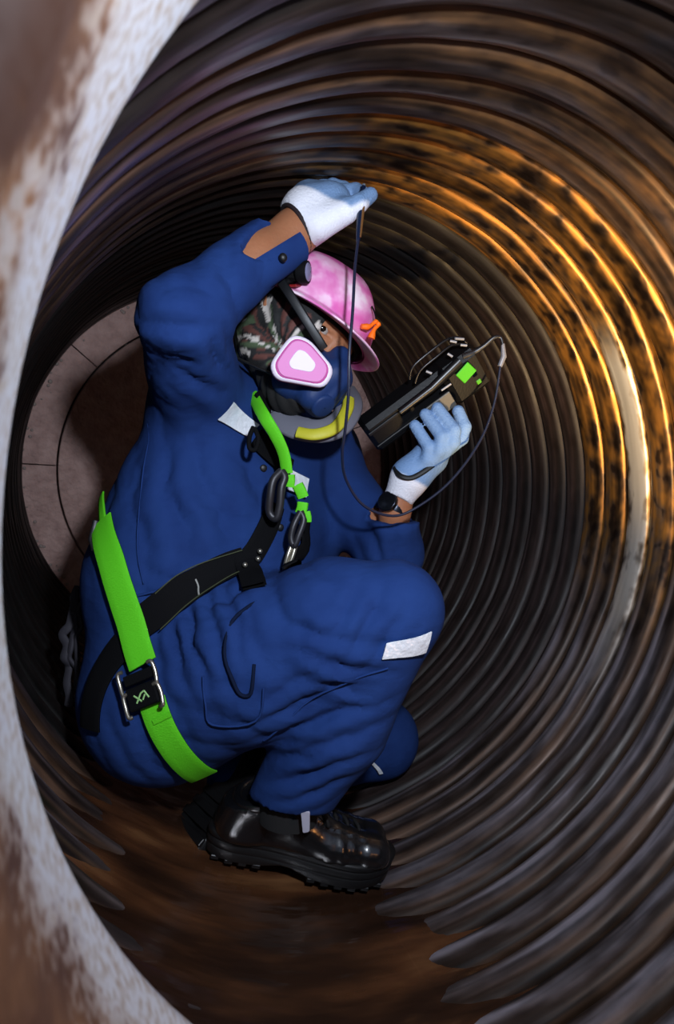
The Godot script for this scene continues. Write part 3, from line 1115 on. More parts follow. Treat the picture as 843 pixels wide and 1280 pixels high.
func build_head_gear(o: Node3D) -> void:
	var h := head_frame()
	var black := paint(Color(0.05, 0.05, 0.055), 0.7, 0.0, 0.2)
	var rubber := paint(Color(0.05, 0.055, 0.065), 0.5)
	# camouflage hood over head and neck, open at the eyes
	var f := Field.new(h.origin - Vector3.ONE * 0.2, h.origin + Vector3.ONE * 0.18, 0.0042)
	head_bones(f, h, 0.007)
	f.bone(h * Vector3(0.0, 0.0, 0.108), h * Vector3(0.03, 0.0, 0.104), 0.052, 0.054, 0.008, Vector3.ZERO, 1.0, true)
	f.bone(h * Vector3(0, -0.05, 0.12), h * Vector3(0, -0.06, 0.12), 0.05, 0.05, 0.008, Vector3.ZERO, 1.0, true)
	for x in [-1.0, 1.0]:
		f.bone(h * Vector3(x * 0.048, -0.022, 0.060), h * Vector3(x * 0.053, -0.02, 0.036), 0.028, 0.026, 0.02)
		f.bone(h * Vector3(x * 0.044, 0.022, 0.064), h * Vector3(x * 0.055, 0.022, 0.05), 0.018, 0.018, 0.015)
	f.bone(h * Vector3(0.002, 0.0, 0.106), h * Vector3(0.03, 0.0, 0.102), 0.047, 0.050, 0.008, Vector3.ZERO, 1.0, true)
	var blot := FastNoiseLite.new()
	blot.seed = 5
	blot.frequency = 27.0
	blot.fractal_octaves = 2
	var inv := h.affine_inverse()
	var camo := func(p: Vector3, _n: Vector3) -> Color:
		var q := inv * p
		var spoke := Vector3(q.x, atan2(q.y + 0.06, q.z - 0.06) * 0.085, q.z * 0.35)
		var a := blot.get_noise_3dv(spoke)
		var b := blot.get_noise_3dv(spoke + Vector3(3, 1, 2))
		if q.y > 0.004 or q.z < -0.05 or q.y < -0.085:
			return Color(0.006, 0.006, 0.007)
		if a > 0.20:
			return Color(0.52, 0.47, 0.42)
		if b > 0.16:
			return Color(0.055, 0.085, 0.04)
		return Color(0.10, 0.035, 0.024) if a < -0.18 else Color(0.012, 0.013, 0.012)
	var crease := func(p: Vector3, _n: Vector3) -> float:
		var q := inv * p
		var a := atan2(q.y + 0.06, q.z - 0.06)
		return (absf(sin(a * 9.0 + q.z * 12.0)) - 0.6) * 0.0035
	var s := Shape.new()
	f.mesh_into(s, camo, crease)
	var hood_m := paint(Color.WHITE, 0.85)
	hood_m.vertex_color_use_as_albedo = true
	relief(hood_m, bumps(256, 0.03, 4, 72, 6.0), 5.0, 0.5)
	part("camouflage_hood", s, hood_m, o)

	# neck band: grey with a yellow trim
	var band := Shape.new()
	var path := [Vector3(-0.1913, 0.7432, -0.9922), Vector3(-0.1382, 0.7515, -0.9761), Vector3(-0.1251, 0.7257, -0.9445), Vector3(-0.0914, 0.7186, -0.9179), Vector3(-0.0531, 0.7302, -0.9197), Vector3(-0.0208, 0.7629, -0.9547), Vector3(-0.0021, 0.7913, -1.028)]
	band.sweep(curve(path, 6), 0.021, 12, 0.32, Vector3(-0.2538, 0.4937, 0.9148))
	var neck := part("neck_band", band, paint(Color(0.36, 0.36, 0.40), 0.7), o)
	var trim := Shape.new()
	trim.sweep(curve([Vector3(-0.1228, 0.7149, -0.9122), Vector3(-0.0998, 0.7131, -0.8954), Vector3(-0.0686, 0.7253, -0.8948), Vector3(-0.0397, 0.753, -0.9229), Vector3(-0.0273, 0.7712, -0.9478)], 6), 0.0095, 10, 0.5, Vector3(-0.2538, 0.4937, 0.9148))
	part("yellow_trim", trim, paint(Color(0.68, 0.66, 0.14), 0.6), neck, "yellow trim of the grey neck band")

	build_helmet(o, h, black)
	build_respirator(o, h, rubber)


func build_helmet(o: Node3D, h: Transform3D, black: Material) -> void:
	var pink := paint(Color.WHITE, 0.32, 0.0, 0.5)
	pink.albedo_texture = ramp(noise_image(256, 256, 0.018, 4, 81), [0.0, 0.42, 0.56, 0.70, 1.0], [Color(0.80, 0.26, 0.58), Color(0.86, 0.44, 0.70), Color(0.90, 0.60, 0.78), Color(0.93, 0.80, 0.87), Color(0.96, 0.92, 0.94)])
	pink.uv1_triplanar = true
	pink.uv1_scale = Vector3.ONE * 4.0
	pink.clearcoat_enabled = true
	pink.clearcoat = 0.4
	pink.clearcoat_roughness = 0.2
	var from_rim := 0.019
	var dome := func(t: float, e: float, grow: float) -> Vector3:
		# t round the head (0 at the front), e from the rim (0) to the top (1)
		var c := cos(t)
		var sn := sin(t)
		var up := sin(e * PI / 2)
		var out := pow(cos(e * PI / 2), 0.82)
		var ridge := 0.004 * exp(-pow(sn * out * 6.0, 2.0)) * smoothstep(0.1, 0.5, e)
		return Vector3(sn * (0.104 + grow) * out, from_rim + up * (0.106 + grow) + ridge, -0.004 + c * (0.128 + grow) * out)
	var rows := []
	var n := 72
	var brim := func(t: float, out: float, y: float) -> Vector3:
		var p: Vector3 = dome.call(t, 0.0, 0.0)
		var d := Vector3(sin(t), 0, cos(t))
		var visor := 0.008 + 0.026 * pow(maxf(0.0, cos(t * 0.9)), 3.0) if absf(t) < PI / 1.8 else 0.008
		var q := p + d * visor * out
		q.y = from_rim + y - 0.25 * visor * out - 0.010 * (1.0 - cos(t)) * 0.5 * out * 0.5
		return q
	for step in [[0.0, -0.0035, 2], [0.85, -0.0035, 2], [1.0, -0.002, 2], [1.0, 0.0, 2], [0.85, 0.0015, 2], [0.25, 0.003, 2]]:
		var row := PackedVector3Array()
		for j in n:
			row.append(h * brim.call(wrapf(TAU * j / n, -PI, PI), step[0], step[1]))
		rows.append(row)
	for k in 13:
		var row := PackedVector3Array()
		for j in n:
			row.append(h * dome.call(wrapf(TAU * j / n, -PI, PI), 0.04 + 0.955 * k / 12.0, 0.0))
		rows.append(row)
	var s := Shape.new()
	s.skin(rows, true)
	s.fan(rows[-1])
	# the inside, three millimetres in
	var inner := []
	for k in 10:
		var row := PackedVector3Array()
		for j in n:
			row.append(h * (dome.call(wrapf(TAU * j / n, -PI, PI), 0.0 + 0.99 * k / 9.0, -0.003) - Vector3(0, 0.0035, 0)))
		inner.append(row)
	var at := s.ix.size()
	s.face_out(0)
	s.skin(inner, true)
	s.fan(inner[-1])
	s.face_out(at)
	s.turn_round(at)
	var helmet := part("safety_helmet", s, pink, o, "pink safety helmet with pale scuffs")
	# suspension band inside
	var rim := Shape.new()
	var ring := []
	for e in [[0.010, 0.016], [0.010, -0.005], [0.015, -0.005], [0.015, 0.016], [0.010, 0.016]]:
		var row := PackedVector3Array()
		for j in n:
			var t := TAU * j / n
			row.append(h * Vector3(sin(t) * (0.104 - e[0]), from_rim + e[1], -0.004 + cos(t) * (0.128 - e[0] * 1.3)))
		ring.append(row)
	rim.skin(ring, true)
	rim.face_out(0)
	part("suspension_band", rim, black, helmet)
	# elastic strap of the headlamp, low round the shell
	var strap_line := []
	for j in 49:
		var t := lerpf(-PI, PI, j / 48.0)
		var e := 0.12 + 0.10 * (0.5 + 0.5 * cos(t + 0.9))
		strap_line.append(h * dome.call(t, e, 0.0015))
	var st := Shape.new()
	var rows2 := []
	for k in strap_line.size():
		var t := lerpf(-PI, PI, k / 48.0)
		var e := 0.12 + 0.10 * (0.5 + 0.5 * cos(t + 0.9))
		var row := PackedVector3Array()
		for q in [[-0.055, 0.0005], [-0.055, 0.0025], [0.055, 0.0025], [0.055, 0.0005]]:
			row.append(h * dome.call(t, e + q[0], q[1]))
		rows2.append(row)
	st.skin(rows2, true)
	st.face_out(0)
	# only its run from the back to the lamp shows; it hooks on at the lamp
	var lampfix: Vector3 = h * dome.call(-1.15, 0.24, 0.004)
	var ls := Shape.new()
	var run := []
	for j in 13:
		var u := j / 12.0
		run.append(h * dome.call(lerpf(-1.15, -2.7, u), lerpf(0.22, 0.06, u), 0.002))
	ls.sweep(run, 0.011, 8, 0.22, Vector3.ZERO)
	part("lamp_strap", ls, black, helmet)
	# headlamp: black housing pointing forwards, its dull lens at the front
	var z := Vector3(0.7303, 0.0006, 0.6663).normalized()
	var y := Vector3(-0.0187, 0.9541, 0.2861).normalized()
	y = (y - z * y.dot(z)).normalized()
	var lx := Transform3D(Basis(y.cross(z), y, z), h * dome.call(-1.25, 0.08, 0.016))
	var box := Shape.new()
	box.box(lx * Transform3D(Basis.IDENTITY, Vector3(0, 0, -0.006)), Vector3(0.024, 0.024, 0.056), 0.005)
	box.box(lx * Transform3D(Basis.IDENTITY, Vector3(0, -0.012, -0.014)), Vector3(0.034, 0.008, 0.044), 0.003)
	box.lathe(lx * Transform3D(Basis(Vector3.RIGHT, PI / 2), Vector3(0, 0, 0.018)), [Vector2(0.001, -0.004), Vector2(0.014, -0.004), Vector2(0.0155, 0.0), Vector2(0.0155, 0.012), Vector2(0.013, 0.013), Vector2(0.001, 0.012)], 18)
	var lamp := part("headlamp", box, black, helmet, "black headlamp, switched off")
	var lens := Shape.new()
	lens.lathe(lx * Transform3D(Basis(Vector3.RIGHT, PI / 2), Vector3(0, 0, 0.031)), [Vector2(0.001, 0.003), Vector2(0.008, 0.002), Vector2(0.0128, 0.0), Vector2(0.0128, -0.003), Vector2(0.001, -0.003)], 18)
	part("lens", lens, paint(Color(0.45, 0.44, 0.55), 0.12), lamp)
	var red := Shape.new()
	red.box(lx * Transform3D(Basis.IDENTITY, Vector3(0.004, -0.018, 0.0)), Vector3(0.026, 0.004, 0.03), 0.001)
	part("red_pad", red, paint(Color(0.45, 0.04, 0.05), 0.5), lamp)
	# white clip at the side
	var clip := Shape.new()
	var ct: Vector3 = h * dome.call(-2.3, 0.06, 0.006)
	clip.sweep([ct, ct + h.basis * Vector3(-0.002, 0.012, -0.008), ct + h.basis * Vector3(-0.003, 0.016, -0.018), ct + h.basis * Vector3(-0.001, 0.004, -0.012), ct], 0.0026, 8)
	part("strap_clip", clip, paint(Color(0.75, 0.76, 0.8), 0.3), helmet)
	# orange ear plugs tied to the far side
	var orange := paint(Color(0.95, 0.42, 0.05), 0.5)
	var plug := Shape.new()
	plug.sweep(curve([Vector3(-0.0406, 0.8743, -0.8868), Vector3(-0.0275, 0.8757, -0.8869), Vector3(-0.0166, 0.8841, -0.889), Vector3(-0.0133, 0.8796, -0.8869), Vector3(-0.021, 0.8714, -0.8834), Vector3(-0.0254, 0.8583, -0.8833)], 4), [0.004, 0.004, 0.0045, 0.005, 0.0035, 0.003, 0.003, 0.003, 0.004, 0.003, 0.0025, 0.004, 0.0045, 0.003, 0.003, 0.003, 0.003, 0.0035, 0.005, 0.0055, 0.006], 8)
	part("ear_plugs", plug, orange, helmet, "orange ear plugs hanging from the helmet's side")
	var cordp := Shape.new()
	cordp.sweep(curve([Vector3(-0.0177, 0.9079, -0.904), Vector3(-0.0155, 0.8966, -0.8959), Vector3(-0.0155, 0.8841, -0.8885)], 4), 0.0012, 6)
	part("ear_plug_cord", cordp, black, helmet)


func build_respirator(o: Node3D, h: Transform3D, rubber: Material) -> void:
	var blue := paint(Color(0.095, 0.18, 0.35), 0.55, 0.0, 0.35)
	var f := Field.new(h * Vector3(0, -0.07, 0.1) - Vector3.ONE * 0.12, h * Vector3(0, -0.07, 0.1) + Vector3.ONE * 0.12, 0.0034)
	f.bone(h * Vector3(0, -0.014, 0.108), h * Vector3(0, -0.045, 0.122), 0.016, 0.024, 0.012)
	f.bone(h * Vector3(-0.010, -0.045, 0.122), h * Vector3(-0.012, -0.090, 0.112), 0.020, 0.022, 0.008)
	f.bone(h * Vector3(0.010, -0.045, 0.122), h * Vector3(0.012, -0.090, 0.112), 0.020, 0.022, 0.008)
	f.bone(h * Vector3(-0.040, -0.050, 0.085), h * Vector3(0.040, -0.050, 0.085), 0.030, 0.030, 0.012)
	f.bone(h * Vector3(-0.030, -0.088, 0.075), h * Vector3(0.030, -0.088, 0.075), 0.026, 0.026, 0.012)
	f.bone(h * Vector3(-0.05, -0.062, 0.098), h * Vector3(0.05, -0.062, 0.090), 0.022, 0.022, 0.006)
	f.bone(h * Vector3(0, -0.04, 0.138), h * Vector3(0, -0.085, 0.130), 0.009, 0.011, 0.004)
	var s := Shape.new()
	f.mesh_into(s)
	var mask := part("respirator", s, blue, o, "dark blue half mask respirator")
	# exhalation valve cover
	var cap := Shape.new()
	cap.lathe(h * Transform3D(Basis(Vector3.RIGHT, 2.0), Vector3(0, -0.092, 0.126)), [Vector2(0.001, 0.012), Vector2(0.016, 0.011), Vector2(0.019, 0.008), Vector2(0.02, 0.0), Vector2(0.001, 0.0)], 24)
	part("valve_cover", cap, blue, mask)
	var pink := paint(Color(0.80, 0.50, 0.70), 0.6, 0.0, 0.3)
	var pale := paint(Color(0.84, 0.80, 0.85), 0.55, 0.0, 0.3)
	var deep := paint(Color(0.70, 0.27, 0.54), 0.6, 0.0, 0.3)
	for x in [-1.0, 1.0]:
		# each filter is a wedge with rounded corners, broad towards the cheek
		var n := (h.basis * (Vector3(-0.68, -0.12, 0.72) if x < 0.0 else Vector3(0.9, -0.1, 0.38))).normalized()
		var up := (h.basis * Vector3(x * 0.354, 0.84, -0.40)).normalized()
		up = (up - n * up.dot(n)).normalized()
		var xf := Transform3D(Basis(up.cross(n), up, n), h * (Vector3(-0.066, -0.068, 0.112) if x < 0.0 else Vector3(0.050, -0.054, 0.066)))
		var m: float = -x     # mirrored for the other cheek
		var outline := [Vector2(-0.037 * m, -0.025), Vector2(0.033 * m, -0.036), Vector2(0.047 * m, -0.009), Vector2(0.010 * m, 0.032), Vector2(-0.014 * m, 0.038), Vector2(-0.032 * m, 0.016), Vector2(-0.046 * m, -0.006)]
		if m < 0.0:
			outline.reverse()
		var neckp := Shape.new()
		neckp.lathe(xf * Transform3D(Basis(Vector3.RIGHT, PI / 2), Vector3(0, 0, -0.012)), [Vector2(0.001, -0.02), Vector2(0.02, -0.02), Vector2(0.02, 0.012), Vector2(0.001, 0.012)], 18)
		neckp.slab(xf.translated_local(Vector3(0, 0, -0.006)), rounded(outline, 0.013), 0.010, 0.003)
		var body_part := part("filter", neckp, deep, mask, "pink filter with a pale label")
		var rim := Shape.new()
		rim.slab(xf.translated_local(Vector3(0, 0, 0.003)), rounded(outline, 0.013), 0.012, 0.004)
		part("filter_rim", rim, pale, body_part)
		var face := Shape.new()
		var small := []
		var dark_line := []
		for p in outline:
			small.append(p * 0.86)
			dark_line.append(p * 0.80)
		face.slab(xf.translated_local(Vector3(0, 0, 0.012)), rounded(small, 0.014), 0.0040, 0.001)
		part("filter_groove", face, deep, body_part)
		var pad := Shape.new()
		pad.slab(xf.translated_local(Vector3(0, 0, 0.012)), rounded(dark_line, 0.013), 0.0055, 0.001)
		part("filter_face", pad, pink, body_part)
		var lab := Shape.new()
		var mini := []
		for p in outline:
			mini.append(p * 0.42 + Vector2(0.0, 0.001))
		lab.slab(xf.translated_local(Vector3(0, 0, 0.015)), rounded(mini, 0.006), 0.0032, 0.0006)
		part("filter_label", lab, paint(Color(0.85, 0.81, 0.86), 0.6, 0.0, 0.3), body_part)
	# head strap: from under the lamp down past the eye to the mask
	var hs := Shape.new()
	hs.sweep(curve([Vector3(-0.1634, 0.9261, -0.9036), Vector3(-0.1542, 0.9049, -0.8855), Vector3(-0.1347, 0.8731, -0.8722), Vector3(-0.1136, 0.8458, -0.8699), Vector3(-0.1038, 0.8347, -0.8717)], 6), 0.0068, 8, 0.25, Vector3(-0.6678, 0.3188, 0.7631))
	part("head_strap", hs, rubber, mask)
	var jaw := Shape.new()
	jaw.sweep(curve([h * Vector3(-0.052, -0.095, 0.07), h * Vector3(-0.075, -0.10, 0.01), h * Vector3(-0.06, -0.095, -0.06)], 6), 0.007, 8, 0.3)
	part("jaw_strap", jaw, rubber, mask)


func finger(f: Field, pts: Array, r0: float, r1: float) -> void:
	for k in pts.size() - 1:
		var a := lerpf(r0, r1, float(k) / (pts.size() - 1))
		var b := lerpf(r0, r1, float(k + 1) / (pts.size() - 1))
		f.bone(pts[k], pts[k + 1], a, b, 0.0035)


func build_gloves(o: Node3D) -> void:
	var knit := paint(Color.WHITE, 0.75)
	knit.vertex_color_use_as_albedo = true
	relief(knit, bumps(256, 0.10, 2, 91, 4.0), 9.0, 0.5)
	var white := Color(0.72, 0.72, 0.78)
	var coat := Color(0.15, 0.25, 0.42)
	# raised hand: the thumb and forefinger pinch the probe, the others curl behind them
	var f := Field.new(Vector3(-0.1792, 0.9505, -0.8757).min(Vector3(0.0333, 1.1377, -0.9996)) - Vector3.ONE * 0.07, Vector3(-0.1792, 0.9505, -0.8757).max(Vector3(0.0333, 1.1377, -0.9996)) + Vector3.ONE * 0.07, 0.0032)
	f.bone(Vector3(-0.1342, 1.0045, -0.9239), Vector3(-0.1184, 1.0231, -0.9265), 0.0335, 0.036, 0.02)
	f.bone(Vector3(-0.1184, 1.0277, -0.9272), Vector3(-0.0915, 1.0394, -0.9119), 0.037, 0.033, 0.02)
	f.bone(Vector3(-0.1063, 1.0547, -0.9537), Vector3(-0.0787, 1.0549, -0.9363), 0.030, 0.026, 0.02)
	f.bone(Vector3(-0.1116, 1.0074, -0.8937), Vector3(-0.0824, 1.0242, -0.8727), 0.022, 0.018, 0.015)
	finger(f, [Vector3(-0.0853, 1.0212, -0.8713), Vector3(-0.0673, 1.0341, -0.8644), Vector3(-0.0475, 1.0507, -0.8695)], 0.0150, 0.0108)
	finger(f, [Vector3(-0.0877, 1.0496, -0.9229), Vector3(-0.0644, 1.0682, -0.9267), Vector3(-0.0511, 1.069, -0.9134), Vector3(-0.0462, 1.0595, -0.8922)], 0.0125, 0.0092)
	finger(f, [Vector3(-0.0932, 1.0626, -0.9492), Vector3(-0.0699, 1.0844, -0.959), Vector3(-0.0564, 1.08, -0.947), Vector3(-0.0572, 1.0639, -0.9306)], 0.0125, 0.0095)
	finger(f, [Vector3(-0.097, 1.0735, -0.9745), Vector3(-0.0739, 1.0928, -0.9862), Vector3(-0.063, 1.0838, -0.9724), Vector3(-0.0655, 1.0668, -0.9544)], 0.0120, 0.0092)
	finger(f, [Vector3(-0.1048, 1.0739, -0.9889), Vector3(-0.0848, 1.0921, -1.0029), Vector3(-0.0751, 1.0837, -0.9919), Vector3(-0.0777, 1.0683, -0.9764)], 0.0110, 0.0085)
	f.cut(Vector3(-0.1367, 1.0029, -0.9236), Vector3(-0.834, -0.5266, -0.004), 0.06)
	var p0 := Vector3(-0.1216, 1.0497, -0.899)
	var n0 := Vector3(0.5648, 0.8025, -0.0441).normalized()
	var p1 := Vector3(-0.0793, 1.0251, -0.866)
	var n1 := Vector3(-0.3552, 0.7928, -0.439).normalized()
	var zone := func(p: Vector3, _n: Vector3) -> Color:
		var up := minf((p - p0).dot(n0), (p - p1).dot(n1) + 0.004)
		var tip := 0.021 - p.distance_to(Vector3(-0.0453, 1.0513, -0.8664))
		return white.lerp(coat, clampf(maxf(up, tip) / 0.005 + 0.5, 0.0, 1.0))
	var s := Shape.new()
	f.mesh_into(s, zone)
	var glove := part("glove", s, knit, o, "white glove with grey blue coated fingertips, raised")
	var hem := Shape.new()
	var hx := Vector3(-0.834, -0.5266, -0.004).normalized()
	var e1 := hx.cross(Vector3.UP).normalized()
	var e2 := hx.cross(e1)
	var loop := []
	for k in 33:
		var a := TAU * k / 32
		loop.append(Vector3(-0.1367, 1.0029, -0.9236) + (e1 * cos(a) + e2 * sin(a)) * 0.0345)
	hem.sweep(loop, 0.0034, 8, 1.0, Vector3.ZERO, false)
	part("glove_hem", hem, paint(Color(0.10, 0.03, 0.05), 0.8), glove, "maroon hem of the glove")

	# lower hand: four fingers closed over the meter's grip
	var g := Field.new(Vector3(0.0183, 0.5958, -0.9014).min(Vector3(0.2112, 0.7849, -0.9571)) - Vector3.ONE * 0.06, Vector3(0.0183, 0.5958, -0.9014).max(Vector3(0.2112, 0.7849, -0.9571)) + Vector3.ONE * 0.06, 0.0032)
	g.bone(Vector3(0.0728, 0.6141, -0.9412), Vector3(0.0844, 0.6489, -0.9316), 0.0255, 0.028, 0.02)
	g.bone(Vector3(0.0868, 0.6517, -0.931), Vector3(0.113, 0.6841, -0.9181), 0.029, 0.030, 0.02)
	finger(g, [Vector3(0.0861, 0.6599, -0.915), Vector3(0.0963, 0.6825, -0.8975), Vector3(0.096, 0.7006, -0.8949), Vector3(0.0818, 0.7348, -0.9216)], 0.0125, 0.0096)
	finger(g, [Vector3(0.1003, 0.669, -0.9047), Vector3(0.1092, 0.6992, -0.8846), Vector3(0.1106, 0.7197, -0.8827), Vector3(0.0953, 0.7537, -0.9143)], 0.0128, 0.0098)
	finger(g, [Vector3(0.1135, 0.6789, -0.9006), Vector3(0.1269, 0.7118, -0.8767), Vector3(0.1281, 0.7309, -0.8769), Vector3(0.1121, 0.765, -0.9066)], 0.0128, 0.0098)
	finger(g, [Vector3(0.1273, 0.6906, -0.9074), Vector3(0.1518, 0.7187, -0.8901), Vector3(0.1554, 0.737, -0.8891), Vector3(0.1498, 0.7622, -0.9031)], 0.0120, 0.0102)
	g.cut(Vector3(0.0708, 0.6112, -0.9427), Vector3(-0.4532, -0.8826, 0.0495), 0.06)
	var q0 := Vector3(0.079, 0.648, -0.9272)
	var m0 := Vector3(0.414, 0.8965, 0.0415).normalized()
	var zone2 := func(p: Vector3, _n: Vector3) -> Color:
		return white.lerp(Color(0.15, 0.26, 0.46), clampf((p - q0).dot(m0) / 0.005 + 0.5, 0.0, 1.0))
	var t := Shape.new()
	g.mesh_into(t, zone2)
	var low := part("glove", t, knit, o, "blue coated glove gripping the meter")
	var tie := Shape.new()
	tie.sweep(curve([Vector3(0.0572, 0.6653, -0.9337), Vector3(0.0548, 0.6543, -0.9111), Vector3(0.0701, 0.652, -0.8987), Vector3(0.0937, 0.6675, -0.8909), Vector3(0.1193, 0.6862, -0.8915)], 5), 0.0042, 8, 0.5, Vector3(-0.3918, 0.4354, 0.8642))
	part("wrist_loop", tie, paint(Color(0.02, 0.02, 0.022), 0.6), low)
	# wristwatch
	var w := Shape.new()
	var wa := Vector3(-0.415, -0.8967, 0.09).normalized()
	var w1 := wa.cross(Vector3(-0.3918, 0.1389, 0.9095)).normalized()
	var w2 := wa.cross(w1)
	var wc := Vector3(0.0695, 0.5971, -0.9466)
	var rows := []
	for e in [[0.0230, -0.010], [0.0230, 0.010], [0.0270, 0.010], [0.0270, -0.010], [0.0230, -0.010]]:
		var row := PackedVector3Array()
		for k in 32:
			var a := TAU * k / 32
			row.append(wc + (w1 * cos(a) + w2 * sin(a)) * e[0] + wa * e[1])
		rows.append(row)
	w.skin(rows, true)
	w.face_out(0)
	var steel := paint(Color(0.16, 0.17, 0.20), 0.25, 0.85)
	var watch := part("wristwatch", w, steel, o, "dark steel wristwatch")
	var dial := Shape.new()
	var dz := Vector3(-0.8195, 0.2763, 0.4844).normalized()
	dz = (dz - wa * dz.dot(wa)).normalized()
	dial.lathe(Transform3D(Basis(dz.cross(wa), dz, -wa).orthonormalized(), wc + dz * 0.0245), [Vector2(0.001, 0.008), Vector2(0.015, 0.008), Vector2(0.0175, 0.006), Vector2(0.0175, 0.0), Vector2(0.001, 0.0)], 24)
	part("watch_case", dial, steel, watch)


# A laced safety shoe in its own frame: z towards the toe, y up from the sole.
func build_shoe(o: Node3D, xf: Transform3D, label: String) -> void:
	var leather := paint(Color(0.05, 0.052, 0.06), 0.25, 0.0, 0.6)
	relief(leather, bumps(256, 0.03, 4, 95, 4.0), 6.0, 0.2)
	leather.clearcoat_enabled = true
	leather.clearcoat = 0.9
	leather.clearcoat_roughness = 0.16
	var rubber := paint(Color(0.05, 0.05, 0.055), 0.45)
	var laces := paint(Color(0.03, 0.03, 0.033), 0.8)
	var half := func(z: float) -> float:
		var t := clampf((z + 0.15) / 0.30, 0.0, 1.0)
		var w := 0.030 + 0.020 * smoothstep(0.25, 0.75, t)
		if t < 0.16:
			w *= sqrt(maxf(0.0, 1.0 - pow((0.16 - t) / 0.16, 2.0)))
		if t > 0.74:
			w *= sqrt(maxf(0.0, 1.0 - pow((t - 0.74) / 0.26, 2.0)))
		return w
	var outline := []
	for k in 29:
		var z := -0.15 * cos(PI * k / 28.0)
		outline.append(Vector2(half.call(z), z))
	for k in range(27, 0, -1):
		var z := -0.15 * cos(PI * k / 28.0)
		outline.append(Vector2(-half.call(z), z))
	var s := Shape.new()
	var rows := []
	for e in [[0.90, 0.0], [0.97, 0.002], [0.985, 0.013], [0.955, 0.015], [0.955, 0.017], [1.0, 0.019], [1.0, 0.026], [0.965, 0.028], [0.965, 0.030], [1.02, 0.032], [1.02, 0.038], [0.97, 0.041], [0.80, 0.044]]:
		var row := PackedVector3Array()
		for p in outline:
			var arch := 0.010 * exp(-pow((p.y + 0.025) / 0.03, 2.0)) if e[1] < 0.012 else 0.0
			var toe := 0.010 * pow(clampf((p.y - 0.08) / 0.07, 0.0, 1.0), 2.0)
			row.append(xf * Vector3(p.x * e[0], e[1] + arch + toe, p.y * (0.5 + 0.5 * e[0])))
		rows.append(row)
	s.skin(rows, true)
	rows[0].reverse()
	s.fan(rows[0])
	s.fan(rows[-1])
	s.face_out(0)
	for k in 13:
		var zz := -0.132 + k * 0.0215
		if absf(zz + 0.025) > 0.022:
			s.box(xf * Transform3D(Basis.IDENTITY, Vector3(0, -0.0005 + 0.010 * pow(clampf((zz - 0.08) / 0.07, 0.0, 1.0), 2.0), zz)), Vector3(half.call(zz) * 1.9, 0.007, 0.013), 0.001)
	# the upper, in the shoe's frame first
	var f := Field.new(Vector3(-0.075, 0.02, -0.165), Vector3(0.075, 0.185, 0.165), 0.0038)
	for x in [-1.0, 1.0]:
		f.bone(Vector3(x * 0.017, 0.046, 0.108), Vector3(x * 0.015, 0.044, 0.04), 0.029, 0.033, 0.015)
		f.bone(Vector3(x * 0.013, 0.045, 0.05), Vector3(x * 0.006, 0.062, -0.01), 0.034, 0.034, 0.015)
	f.bone(Vector3(0, 0.05, -0.105), Vector3(0, 0.085, -0.102), 0.037, 0.034, 0.015)
	f.bone(Vector3(0, 0.055, -0.10), Vector3(0, 0.055, 0.0), 0.036, 0.038, 0.02)
	f.bone(Vector3(0, 0.070, -0.010), Vector3(0, 0.100, -0.065), 0.034, 0.041, 0.02)
	f.bone(Vector3(0, 0.095, -0.085), Vector3(0, 0.125, -0.080), 0.041, 0.042, 0.02)
	f.cut(Vector3(0, 0.038, 0), Vector3(0, -1, 0), 0.3)
	f.cut(Vector3(0, 0.106, -0.07), Vector3(0, 0.96, -0.28), 0.12)
	var swell := func(p: Vector3, n: Vector3) -> float:
		var h := 0.0018 * smoothstep(0.090, 0.093, p.z)                                  # toe cap
		h += 0.0016 * smoothstep(-0.07, -0.073, p.z) * smoothstep(0.105, 0.10, p.y)        # heel counter
		if absf(p.x) < 0.030 and absf(p.x) > 0.012 and p.z < 0.088 and p.z > -0.03:
			h += 0.0022                                                                     # lace facing                                  # facing
		h += 0.0010 * sin(p.z * 300.0 + p.y * 80.0) * exp(-pow((p.z - 0.060) / 0.02, 2.0))   # creases where it bends
		return h
	var u := Shape.new()
	f.mesh_into(u, null, swell)
	for k in u.v.size():
		u.v[k] = xf * u.v[k]
	var shoe := part("safety_shoe", u, leather, o, label)
	part("sole", s, rubber, shoe)
	var collar := Shape.new()
	var loop := []
	for k in 25:
		var a := TAU * k / 24
		loop.append(xf * Vector3(sin(a) * 0.040, 0.104 + 0.013 * cos(a), -0.078 + cos(a) * 0.042))
	collar.sweep(loop, 0.0085, 10, 1.0, Vector3.ZERO, false)
	part("padded_collar", collar, leather, shoe)
	var tongue := Shape.new()
	tongue.sweep([xf * Vector3(0, 0.078, 0.035), xf * Vector3(0, 0.092, 0.0), xf * Vector3(0, 0.118, -0.024), xf * Vector3(0, 0.142, -0.034)], [0.018, 0.022, 0.024, 0.020], 12, 0.28, xf.basis.x.cross(Vector3(0, 0.3, 1)))
	part("tongue", tongue, leather, shoe)
	for k in 5:
		var y: float = [0.0765, 0.0800, 0.0850, 0.0915, 0.0985][k]
		var z := 0.080 - k * 0.0195
		var lace := Shape.new()
		lace.sweep(curve([xf * Vector3(-0.028, y - 0.013, z - 0.004), xf * Vector3(-0.012, y + 0.001, z), xf * Vector3(0.012, y + 0.001, z - 0.005), xf * Vector3(0.028, y - 0.013, z - 0.012)], 4), 0.0026, 6)
		part("lace", lace, laces, shoe)
	var bow := Shape.new()
